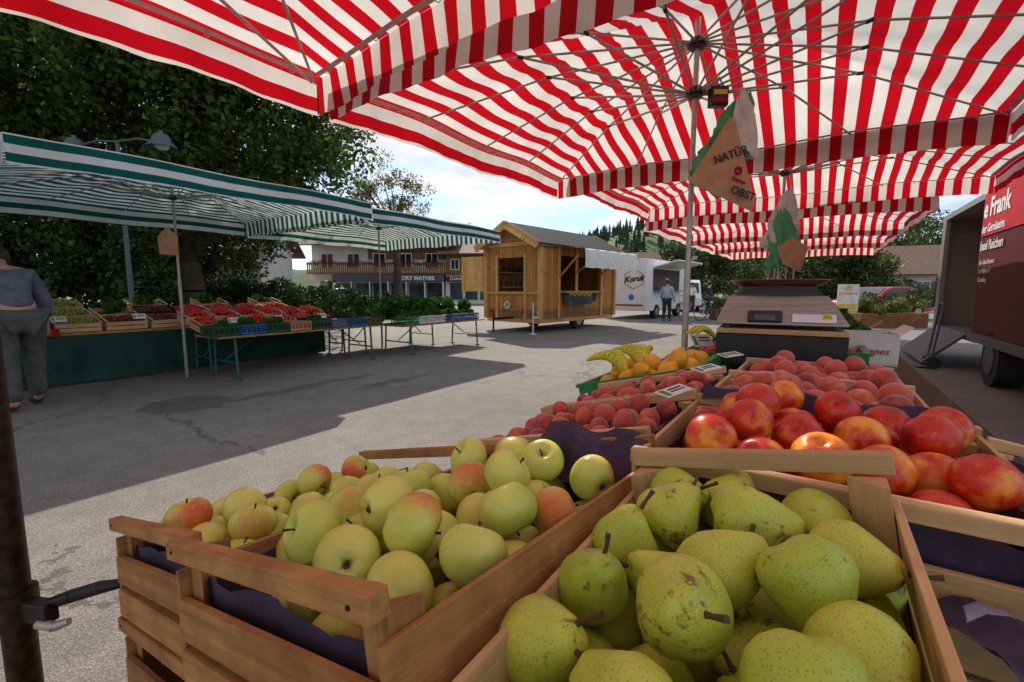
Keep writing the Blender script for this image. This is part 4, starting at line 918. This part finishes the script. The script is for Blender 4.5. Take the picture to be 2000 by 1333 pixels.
def truck():
    p=site(6.0,20.4); r=thing('food_truck','white food truck with open serving hatch and logo','truck',(p[0],p[1],0),(0,0,R(-5)))
    Lh,W=5.0,2.3
    q=MB(); q.b2(-W,0,0,.05,.45,2.65); q.b2(-W,-W+.05,.051,Lh-.05,.45,2.65); q.b2(-W,0,Lh-.05,Lh,.45,2.65); q.b2(-W,0,0.0,Lh,2.651,2.72); q.b2(-W,0,.0,Lh,.38,.449)
    q.b2(-.05,0,.051,.7,.45,2.65); q.b2(-.05,0,4.2,Lh-.051,.45,2.65); q.b2(-.05,0,.7,4.2,.45,1.25); q.b2(-.05,0,.7,4.2,2.3,2.65); q.obj('body',M['white'],r,bevel=.02)
    MB().b2(-.2,.3,.7,4.2,1.251,1.30).obj('counter',M['alu'],r)
    MB().box((.55,2.45,2.5),(1.15,3.5,.05),(0,R(-14),0)).obj('hatch',M['white'],r)
    MB().b2(-1.9,-1.0,.9,3.9,.5,1.5).obj('kitchen_unit',M['alu'],r); MB().b2(-1.9,-1.5,.9,3.9,1.8,2.2).obj('kitchen_unit',M['alu'],r)
    for y in(1.2,4.1): MB().cyl((-.2,y,.33),(.02,y,.33),.33,.33,22).obj('tyre',M['rubber'],r,True); MB().cyl((-.1,y,.33),(.03,y,.33),.18,.18,14).obj('wheel_rim',M['rim'],r,True)
    cx,cz,rr=-.62,1.82,.44; hexp=[(cx+rr*1.15*math.sin(k*PI/3),cz+rr*math.cos(k*PI/3)) for k in range(6)]
    q=MB()
    for k in range(6):
        a=hexp[k];b=hexp[(k+1)%6]; q.cyl((a[0],-.004,a[1]),(b[0],-.004,b[1]),.012,.012,6)
    q.obj('logo_hexagon',M['inkb'],r); text('Koruk',.36,M['inkb'],r,(cx,-.006,cz),(PI/2,R(-6),0),'logo_lettering',shear=.35,bold=.015)
    MB().cyl((cx-.1,-.01,1.0),(cx-.1,-.002,1.0),.14,.14,20).obj('round_badge',M['inkbl'],r)
    MB().b2(-W+.2,-.15,-.012,-.002,.6,.68).obj('lamp_strip',M['lampred'],r)
truck()
# ---------------------------------------------------------------- vehicles
def car(loc,rz,paint,label,van=False,group=None):
    r=thing('parked_car',label,'car',loc,(0,0,rz),group); L_,W=4.2,1.75
    prof=[(-2.1,.35),(-2.12,.62),(-2.0,.82),(-1.15,.95),(-.5,1.38),(-.2,1.46),(.6,1.48),(1.1,1.40),(1.75,1.05),(2.05,.98),(2.1,.6),(2.08,.35),(1.66,.33),(1.58,.58),(1.3,.70),(1.02,.58),(.94,.33),(-.94,.33),(-1.02,.58),(-1.3,.70),(-1.58,.58),(-1.66,.33)] if not van else [(-2.3,.35),(-2.3,.85),(-1.9,1.1),(-1.4,1.75),(-1.1,1.95),(2.2,1.98),(2.3,1.8),(2.3,.35),(1.66,.33),(1.58,.58),(1.3,.70),(1.02,.58),(.94,.33),(-.94,.33),(-1.02,.58),(-1.3,.70),(-1.58,.58),(-1.66,.33)]
    q=MB(); q.prism(prof,-W/2,W/2,'xz'); q.obj('body',paint,r,bevel=.05)
    wins=[[(-1.0,.97),(-.48,1.32),(-.2,1.39),(.12,1.40),(.12,.99)],[(.2,.99),(.2,1.40),(.6,1.41),(1.0,1.34),(1.45,1.05)]] if not van else [[(-1.55,1.2),(-1.2,1.75),(-.3,1.78),(-.3,1.2)],[(-.2,1.2),(-.2,1.78),(.9,1.78),(.9,1.2)]]
    for s in(-1,1):
        for wn_ in wins: MB().prism(wn_,s*W/2,s*(W/2+.006),'xz').obj('side_window',M['glass'],r)
        for x in(-1.3,1.3):
            MB().cyl((x,s*(W/2-.2),.32),(x,s*(W/2-.01),.32),.32,.32,20).obj('tyre',M['rubber'],r,True); MB().cyl((x,s*(W/2-.02),.32),(x,s*(W/2+.0),.32),.2,.2,14).obj('rim',M['rim'],r,True)
        MB().box((-2.08,s*.62,.72),(.08,.3,.12)).obj('headlight',M['lampw'],r,bevel=.02); MB().box((2.07,s*.66,.82),(.08,.25,.14)).obj('tail_light',M['lampred'],r,bevel=.02)
    if not van:
        MB().box((-.80,0,1.20),(.80,W*.84,.012),(0,-math.atan2(.43,.65),0)).obj('windscreen',M['glass'],r); MB().box((1.42,0,1.245),(.7,W*.82,.012),(0,math.atan2(.35,.65),0)).obj('rear_window',M['glass'],r)
    else: MB().box((-1.66,0,1.45),(.8,W*.86,.012),(0,-math.atan2(.65,.5),0)).obj('windscreen',M['glass'],r)
    return r
car(site(-16.6,30),A34+R(60),M['cardark'],'dark estate car parked beside the hedge'); car(site(-13.2,33),A34+R(80),M['cargrey'],'grey car parked in front of the shops')
car(site(17.2,21.5),A34+R(12),M['carred'],'bright red car parked behind the flower bed'); car(site(11.2,30),A34+R(75),M['white'],'white camper van parked beyond the food truck',True)
car(site(9.6,40),A34+R(20),M['cargrey'],'silver car parked far along the street')
def redtruck():
    r=thing('fruit_truck','dark red fruit truck with open cargo side and lettering','truck',(0,0,0))
    MB().b2(2.0,4.2,5.0,9.95,.55,2.85).obj('red_body',M['redpaint'],r,bevel=.03)
    q=MB(); q.b2(2.05,4.2,9.96,13.2,.5,.6); q.b2(2.05,4.2,9.96,13.2,2.75,2.85); q.b2(4.15,4.2,9.96,13.2,.6,2.75); q.b2(2.05,4.149,13.15,13.2,.6,2.75); q.b2(2.05,2.12,12.9,13.149,.6,2.75); q.obj('cargo_bay',M['alu'],r)
    for z in(1.0,1.5,2.0,2.4): MB().b2(3.0,4.1,10.1,13.0,z,z+.03).obj('shelf',M['huty'],r)
    for y in(10.06,11.5,13.04): MB().b2(3.0,3.04,y-.02,y+.02,.6,2.7).obj('shelf_upright',M['huty'],r)
    MB().box((1.8,11.7,.33),(.75,2.4,.04),(0,R(-45),0)).obj('loading_flap',M['greymetal'],r)
    for y in(6.0,8.9):
        MB().cyl((2.0,y,.38),(2.3,y,.38),.38,.38,24).obj('tyre',M['rubber'],r,True); MB().cyl((1.985,y,.38),(2.1,y,.38),.22,.22,16).obj('rim',M['greymetal'],r,True)
    MB().b2(1.96,2.0,5.2,9.9,.55,.68).obj('side_bumper',M['hub'],r)
    MB().b2(1.97,1.998,5.0,7.6,.69,2.85).obj('sliding_door',M['redpaint'],r,bevel=.01); MB().b2(1.955,1.969,5.2,7.4,1.5,1.56).obj('door_rail',M['hub'],r)
    ro=(PI/2,0,-PI/2)
    MB().b2(1.985,1.998,7.7,9.9,2.13,2.78).obj('name_panel',M['inkr'],r)
    text('e Frank',.38,M['inkw'],r,(1.98,9.85,2.52),ro,'lettering',bold=.010,align='LEFT'); text('der Gemüseins',.17,M['inkw'],r,(1.98,9.87,2.23),ro,align='LEFT',bold=.003); text('Insel Reichen',.20,M['inkw'],r,(1.98,9.87,1.98),ro,align='LEFT',bold=.003)
    for i,t in enumerate(('Inh. Gina Kleinert','Im Mühlbach 7','Gutenberg')): text(t,.10,M['inkw'],r,(1.99,9.87,1.74-i*.13),ro,align='LEFT')
    MB().cyl((2.02,9.93,.6),(2.02,9.93,2.85),.03).obj('door_pillar',M['greymetal'],r,True)
redtruck()
r=thing('folded_hand_truck','folded grey hand truck leaning beside the red truck','hand truck',(1.62,10.3,0))
q=MB(); q.cyl((0,0,.1),(.1,0,1.1),.015); q.cyl((0,.35,.1),(.1,.35,1.1),.015); q.cyl((.1,0,1.1),(.1,.35,1.1),.015); q.cyl((.05,0,.6),(.05,.35,.6),.012); q.box((-.08,.17,.03),(.2,.4,.01)); q.obj('frame',M['greymetal'],r)
for y in(-.03,.38): MB().cyl((.03,y-.02,.1),(.03,y+.02,.1),.1,.1,16).obj('wheel',M['rubber'],r,True)
# ---------------------------------------------------------------- buildings
def window(r,x,z,w,h,y=0,shutter=None,fr='white'):
    q=MB(); q.b2(x-w/2,x+w/2,y-.04,y-.001,z,z+h); wnd=q.obj('window',M['glass'],r)
    q=MB(); t=.07
    q.b2(x-w/2-t,x+w/2+t,y-.07,y-.002,z-t,z); q.b2(x-w/2-t,x+w/2+t,y-.07,y-.002,z+h,z+h+t); q.b2(x-w/2-t,x-w/2,y-.07,y-.002,z,z+h); q.b2(x+w/2,x+w/2+t,y-.07,y-.002,z,z+h); q.b2(x-.025,x+.025,y-.06,y-.041,z,z+h)
    q.obj('frame',M[fr],wnd)
    if shutter:
        for s in(-1,1):
            q=MB(); q.b2(x+s*(w/2+t+.02)-(.38 if s<0 else 0),x+s*(w/2+t+.02)+(.38 if s>0 else 0),y-.05,y-.002,z-.03,z+h+.03); q.obj('shutter',M[shutter],r)
def gable(r,w,d,zw,zr,ov=.8,m='tile',ridge='x'):
    q=MB(); t=.12
    if ridge=='x':
        a=math.atan2(zr-zw,d/2); ln=(d/2+ov)/math.cos(a)
        for s in(-1,1): q.box((0,d/2+s*(d/2+ov)/2,zr+t/2-math.sin(a)*ln/2),(w+2*ov,ln,t),(-s*a,0,0))
    else:
        a=math.atan2(zr-zw,w/2); ln=(w/2+ov)/math.cos(a)
        for s in(-1,1): q.box((s*(w/2+ov)/2,d/2,zr+t/2-math.sin(a)*ln/2),(ln,d+2*ov,t),(0,s*a,0))
    q.obj('roof',M[m],r)
def shop1():
    p=site(-12.9,45); r=thing('shop_house','white alpine shop house with wooden balconies and geraniums','house',(p[0],p[1],0),(0,0,A34))
    w,d=13.2,10
    q=MB(); q.b2(-w/2,w/2,0,d,0,5.9); q.prism([(0,5.9),(d,5.9),(d/2,7.6)],-w/2,w/2,'yz'); q.obj('wall',M['plaster'],r); gable(r,w,d,5.9,7.6,1.1)
    MB().b2(-w/2+5.5,w/2-.1,-.10,-.002,4.3,5.75).obj('upper_cladding',M['chaletz'],r)
    MB().b2(-w/2+2.4,w/2-.2,-1.3,-.101,2.15,2.75).obj('shop_fascia',M['fascia'],r,bevel=.02)
    text('SPORT MATHES',.52,M['inkw'],r,(3.7,-1.32,2.43),(PI/2,0,0),'shop_lettering',.02,bold=.016)
    for i in range(6):
        x=-w/2+3.2+i*1.75; MB().b2(x-.8,x+.8,-.06,-.002,.35,2.0).obj('shop_window',M['glassd'],r); MB().b2(x-.85,x+.85,-.09,-.061,.25,.35).obj('sill',M['inkbl'],r)
    for i in range(7):
        x=-w/2+2.4+i*1.75; MB().b2(x-.05,x+.05,-1.25,-1.15,0,2.15).obj('awning_post',M['white'],r)
    q=MB(); q.b2(-w/2,w/2,-1.35,-.101,2.85,2.98); q.b2(-w/2,w/2,-1.35,-1.28,3.75,3.85)
    for k in range(66): x=-w/2+.1+k*.2; q.b2(x-.06,x+.06,-1.33,-1.29,2.98,3.75)
    q.obj('balcony',M['chaletx'],r)
    for i in range(5): window(r,-w/2+1.5+i*2.55,3.5,1.1,1.3,-.10 if i>1 else 0)
    rs=np.random.RandomState(5); cl=[((x,-1.42,3.9+rs.uniform(-.1,.1)),.24) for x in np.arange(-w/2+.3,w/2,.35)]
    v,n=leaves(cl,70,.09,rs); leafobj('flower_box',v,n,M['leafC'],r); v,n=leaves(cl,40,.08,rs); leafobj('geranium_blooms',v,n,M['flowerr'],r)
    MB().b2(-w/2+.7,-w/2+1.8,-.05,-.002,0,2.2).obj('door',M['glass'],r)
shop1()
def shop2():
    p=site(-3.9,44); r=thing('decor_shop','small white house with wooden upper floor and shop windows','house',(p[0],p[1],0),(0,0,A34+R(-4)))
    w,d=4.9,9
    q=MB(); q.b2(-w/2,w/2,0,d,0,4.9); q.prism([(0,4.9),(d,4.9),(d/2,6.4)],-w/2,w/2,'yz'); q.obj('wall',M['plaster'],r); gable(r,w,d,4.9,6.4,.8)
    MB().b2(-w/2+.02,w/2-.02,-.08,-.002,2.75,4.85).obj('upper_cladding',M['chaletz'],r)
    MB().b2(-w/2+.1,w/2-.1,-.4,-.002,2.12,2.62).obj('shop_fascia',M['inkb'],r)
    text('Dekohäusle',.46,M['inkw'],r,(-.9,-.41,2.40),(PI/2,0,0),'shop_lettering',.01,bold=.01); text('WOHNEN GARTEN',.2,M['inkw'],r,(1.3,-.41,2.36),(PI/2,0,0),'shop_lettering',.01)
    for i in range(3): MB().b2(-w/2+.4+i*1.45,-w/2+1.6+i*1.45,-.05,-.002,.4,2.0).obj('shop_window',M['glassd'],r)
    for i in range(3): window(r,-w/2+.9+i*1.5,3.3,.7,.9,-.08)
shop2()
def house(X,Y,w,d,zw,zr,rz,label,ridge='x',pl='plaster',up=False):
    p=site(X,Y); r=thing('village_house',label,'house',(p[0],p[1],0),(0,0,A34+rz),'village houses')
    q=MB(); q.b2(-w/2,w/2,0,d,0,zw)
    if ridge=='x': q.prism([(0,zw),(d,zw),(d/2,zr)],-w/2,w/2,'yz')
    else: q.prism([(-w/2,zw),(w/2,zw),(0,zr)],0,d,'xz')
    q.obj('wall',M[pl],r); gable(r,w,d,zw,zr,.9,'tile',ridge)
    if up: MB().b2(-w/2+.02,w/2-.02,-.08,-.002,zw*.5,zw-.03).obj('upper_cladding',M['chaletz'],r)
    n=max(2,int(w/2.5))
    for k in range(n):
        for z in((.9,zw*.5+.5) if zw>4 else (.9,)): window(r,-w/2+(k+.5)*w/n,z,.9,1.1,-.08 if (up and z>1) else 0,'chaletx')
    MB().b2(w*.2,w*.2+.5,d*.6,d*.6+.5,zr-1,zr+.6).obj('chimney',M['plaster'],r)
    return r
house(-20.5,33,4.6,7,4.6,6.6,R(8),'white village house behind the hedge')
house(19.5,62,9,8,4.0,6.6,R(-20),'alpine house with brown tiled roof below the hill',up=True)
house(15.2,66,8,8,4.6,7.0,R(10),'alpine house with brown gable beyond the trucks','z',up=True)
house(30.5,40,11,8,3.0,5.2,R(-25),'low white house with brown roof behind the flower bed')
house(46,40,10,8,4.0,6.6,R(-30),'white house with dark roof at the street corner',up=True)
for X,Y,z in((-4.6,50,8.6),(8.0,62,8.8)):
    p=site(X,Y); r=thing('antenna_mast','thin metal television antenna mast','antenna',(p[0],p[1],0)); q=MB(); q.cyl((0,0,0),(0,0,z),.03)
    for k in range(5): q.cyl((-.5+.08*k,0,z-.2-k*.22),(.5-.08*k,0,z-.2-k*.22),.015,.015,6)
    q.obj('mast',M['darksteel'],r)
def lamp(X,Y,rz,h=5.1):
    p=site(X,Y); r=thing('street_lamp','dark double armed street lamp with bell shades','street lamp',(p[0],p[1],0),(0,0,A34+rz))
    MB().tube([(0,0,0),(0,0,.8),(0,0,h)],[.09,.06,.045],14).obj('post',M['fascia'],r,True)
    MB().tube([(-1.25,0,h-.1),(-.6,0,h+.02),(0,0,h-.02),(.6,0,h+.02),(1.25,0,h-.1)],.028,10).obj('arm',M['fascia'],r,True)
    for s in(-1,1):
        prof=[(1e-3,.16),(.05,.16),(.06,.10),(.13,.08),(.2,-.02),(.22,-.12),(.32,-.20),(.33,-.24),(.29,-.235),(.2,-.15),(1e-3,-.12)]
        MB().lathe(prof,24,(s*1.25,0,h+.02)).obj('lamp_shade',M['fascia'],r,True)
        MB().lathe([(1e-3,-.30),(.1,-.29),(.16,-.23),(.16,-.17),(1e-3,-.16)],16,(s*1.25,0,h+.02)).obj('lamp_glass',M['lampw'],r,True)
lamp(-9.9,11.9,R(-8),5.05)
p=site(11.9,16.2); r=thing('standing_sign','white and yellow standing sign with a health logo','sign',(p[0],p[1],0),(0,0,A34-R(25)))
MB().box((0,0,1.05),(.62,.05,.95)).obj('panel',M['inkw'],r,bevel=.01); MB().box((0,-.027,.72),(.56,.006,.22)).obj('yellow_field',M['yellow'],r); MB().b2(-.28,.28,-.15,.15,0,.05).obj('foot',M['alu'],r)
MB().b2(-.03,.03,-.02,.02,.05,.6).obj('post',M['alu'],r); text('VITALHAUS',.105,M['inko'],r,(0,-.03,1.20),(PI/2,0,0))
MB().lathe([(1e-3,-.004),(.09,-.004),(.09,.004),(1e-3,.004)],20).obj('round_emblem',M['yellow'],r,loc=(0,-.032,1.40),rot=(PI/2,0,0))
def planter(X,Y,w,l,h,seed,label):
    p=site(X,Y); r=thing('flower_planter',label,'planter',(p[0],p[1],0),(0,0,A34),'flower planters')
    MB().b2(-w/2,w/2,-l/2,l/2,0,h).obj('trough',M['chaletx'],r,bevel=.01); rs=np.random.RandomState(seed)
    cl=[((rs.uniform(-w/2,w/2),rs.uniform(-l/2,l/2),h+rs.uniform(.05,.45)),.2) for _ in range(26)]
    v,n=leaves(cl,110,.09,rs); leafobj('foliage',v,n,M['leafV'],r); v,n=leaves(cl,40,.07,rs); leafobj('blooms',v,n,M['flower'],r)
planter(13.6,16.5,2.4,.7,.5,1,'wooden planter with yellow and red flowers'); planter(9.9,20.5,1.8,.6,.5,2,'wooden planter with mixed summer flowers'); planter(14.6,14.5,1.6,.7,.5,3,'wooden planter with yellow blooms beside the truck')
def bicycle(X,Y,rz):
    p=site(X,Y); r=thing('bicycle','dark city bicycle parked on its stand','bicycle',(p[0],p[1],0),(0,0,A34+rz),'parked bicycles')
    for x in(-.52,.52):
        q=MB(); n=24
        for k in range(n):
            a=2*PI*k/n;b=2*PI*(k+1)/n; q.cyl((x+.33*math.cos(a),0,.345+.33*math.sin(a)),(x+.33*math.cos(b),0,.345+.33*math.sin(b)),.018,.018,6)
        for k in range(10):
            a=2*PI*k/10; q.cyl((x,0,.345),(x+.33*math.cos(a),0,.345+.33*math.sin(a)),.003,.003,4)
        q.obj('wheel',M['rubber'],r)
    q=MB(); 
    for a,b in(((-.52,0,.345),(-.15,0,.85)),((-.15,0,.85),(.38,0,.85)),((0,0,.3),(.4,0,.8)),((-.15,0,.95),(0,0,.3)),((-.52,0,.345),(0,0,.3)),((.52,0,.345),(.36,0,1.0))): q.cyl(a,b,.018,.018,8)
    q.obj('frame',M['cardark'],r); MB().box((-.17,0,.98),(.26,.14,.05)).obj('saddle',M['hub'],r,bevel=.02); MB().tube([(.28,-.28,1.03),(.38,0,1.05),(.28,.28,1.03)],.014,8).obj('handlebar',M['alu'],r)
bicycle(8.6,19.8,R(20)); bicycle(10.1,22.2,R(-15)); bicycle(8.4,23.5,R(40))
# ---------------------------------------------------------------- people
def skinobj(name,verts,edges,rad,m,parent,root_i=0,sub=2):
    me=bpy.data.meshes.new(name); me.from_pydata([tuple(v) for v in verts],edges,[]); me.materials.append(m)
    o=bpy.data.objects.new(name,me); setp(o,parent); s=o.modifiers.new('skin','SKIN'); s.use_smooth_shade=True
    for i,x in enumerate(rad):
        d=me.skin_vertices[0].data[i]; d.radius=(x,x) if not hasattr(x,'__len__') else x; d.use_root=(i==root_i)
    b=o.modifiers.new('sub','SUBSURF'); b.levels=sub; b.render_levels=sub; return o
def person(loc,rz,label,sh,pa,lean=0,arms=0,stride=.0,head_down=0,h=1.0,hair='hair',fat=1.0):
    r=thing('person',label,'person',loc,(0,0,rz)); r.scale=(h*fat,h*fat,h)
    J={'pel':(0,0,.95),'spi':(0,0,1.12),'che':(0,0,1.32),'nec':(0,.0,1.49),'he0':(0,-.015,1.58),'he1':(0,-.02,1.66),'he2':(0,0,1.73)}
    for s,k in((-1,'L'),(1,'R')):
        J['sh'+k]=(s*.17,0,1.41); J['el'+k]=(s*.24,-.02-arms*.12,1.15); J['wr'+k]=(s*.25,-.1-arms*.32,.95+arms*.15); J['pa'+k]=(s*.25,-.13-arms*.38,.88+arms*.15)
        J['hi'+k]=(s*.09,0,.90); J['kn'+k]=(s*.10,-.03+s*stride*.5,.50); J['an'+k]=(s*.11,.02+s*stride,.09); J['to'+k]=(s*.12,-.15+s*stride,.035)
        for f in range(5):
            dx=(f-2)*.018; base=Vector(J['pa'+k])
            tip=base+Vector((dx*.8,-.03,-.085+abs(f-2)*.008)) if f<4 else base+Vector((-s*.045,-.03,-.03))
            J['f%d%s'%(f,k)]=tuple(base+Vector((dx*.6,-.008,-.035)) if f<4 else base+Vector((-s*.025,-.012,-.008))); J['g%d%s'%(f,k)]=tuple(tip)
    up=[k for k in J if not k[:2] in('hi','kn','an','to')and k!='pel']
    m=Matrix.Translation((0,0,.95))@Matrix.Rotation(lean,4,'X')@Matrix.Translation((0,0,-.95))
    for k in up: J[k]=tuple(m@Vector(J[k]))
    if head_down:
        c=Vector(J['nec']); mm=Matrix.Translation(c)@Matrix.Rotation(head_down,4,'X')@Matrix.Translation(-c)
        for k in('he0','he1','he2'): J[k]=tuple(mm@Vector(J[k]))
    RD={'pel':.125,'spi':.115,'che':.135,'nec':.055,'he0':.075,'he1':.095,'he2':.07}
    for k in'LR': RD.update({'sh'+k:.062,'el'+k:.042,'wr'+k:.028,'pa'+k:.034,'hi'+k:.09,'kn'+k:.058,'an'+k:.038,'to'+k:.035}); RD.update({'f%d%s'%(f,k):.010 for f in range(5)}); RD.update({'g%d%s'%(f,k):.008 for f in range(5)})
    E=[('pel','spi'),('spi','che'),('che','nec'),('nec','he0'),('he0','he1'),('he1','he2')]
    for k in'LR':
        E+=[('che','sh'+k),('sh'+k,'el'+k),('el'+k,'wr'+k),('wr'+k,'pa'+k),('pel','hi'+k),('hi'+k,'kn'+k),('kn'+k,'an'+k),('an'+k,'to'+k)]
        for f in range(5): E+=[('pa'+k,'f%d%s'%(f,k)),('f%d%s'%(f,k),'g%d%s'%(f,k))]
    def mk(name,es,mm,extra,sub=2,rt='pel'):
        ks=[]; 
        for a,b in es:
            for x in(a,b):
                if x not in ks: ks.append(x)
        return skinobj(name,[J[k] for k in ks],[(ks.index(a),ks.index(b)) for a,b in es],[RD[k]+extra for k in ks],mm,r,ks.index(rt) if rt in ks else 0,sub)
    mk('body',E,M['skin'],0)
    mk('shirt',[('pel','spi'),('spi','che')]+[e for k in'LR' for e in(('che','sh'+k),('sh'+k,'el'+k),('el'+k,'wr'+k))],sh,.022)
    mk('trousers',[e for k in'LR' for e in(('pel','hi'+k),('hi'+k,'kn'+k),('kn'+k,'an'+k))],pa,.024)
    for k in'LR': mk('shoe',[('an'+k,'to'+k)],M['shoe'],.016,2,'an'+k)
    hq=Vector(J['he1']); hd=(Vector(J['he2'])-Vector(J['he0'])).normalized(); q=MB(); q.sph((0,0,0),.112,16,10,(1,1.05,1.05)); q.obj('hair',M[hair],r,True,loc=hq+hd*.03+Vector((0,.022,0)))
    return r
p=site(-5.44,5.0); person((p[0],p[1],0),A34+R(-118),'person in grey blue sweater and olive trousers bending over stall',M['shirtg'],M['pants'],R(32),.5,.12,.3,1.12,'hair',1.12)
p=site(6.55,19.3); person((p[0],p[1],0),A34+R(150),'person in light blue shirt waiting at the food truck',M['shirtb'],M['pantsd'],R(3),.2,.08)
p=site(10.3,24.0); person((p[0],p[1],0),A34+R(60),'person in dark clothes beside the bicycles',M['pantsd'],M['pantsd'],R(5),.3,.12)
p=site(10.8,27.5); person((p[0],p[1],0),A34+R(-30),'person in white top walking across the square',M['bagw'],M['pantsd'],0,.2,.15)
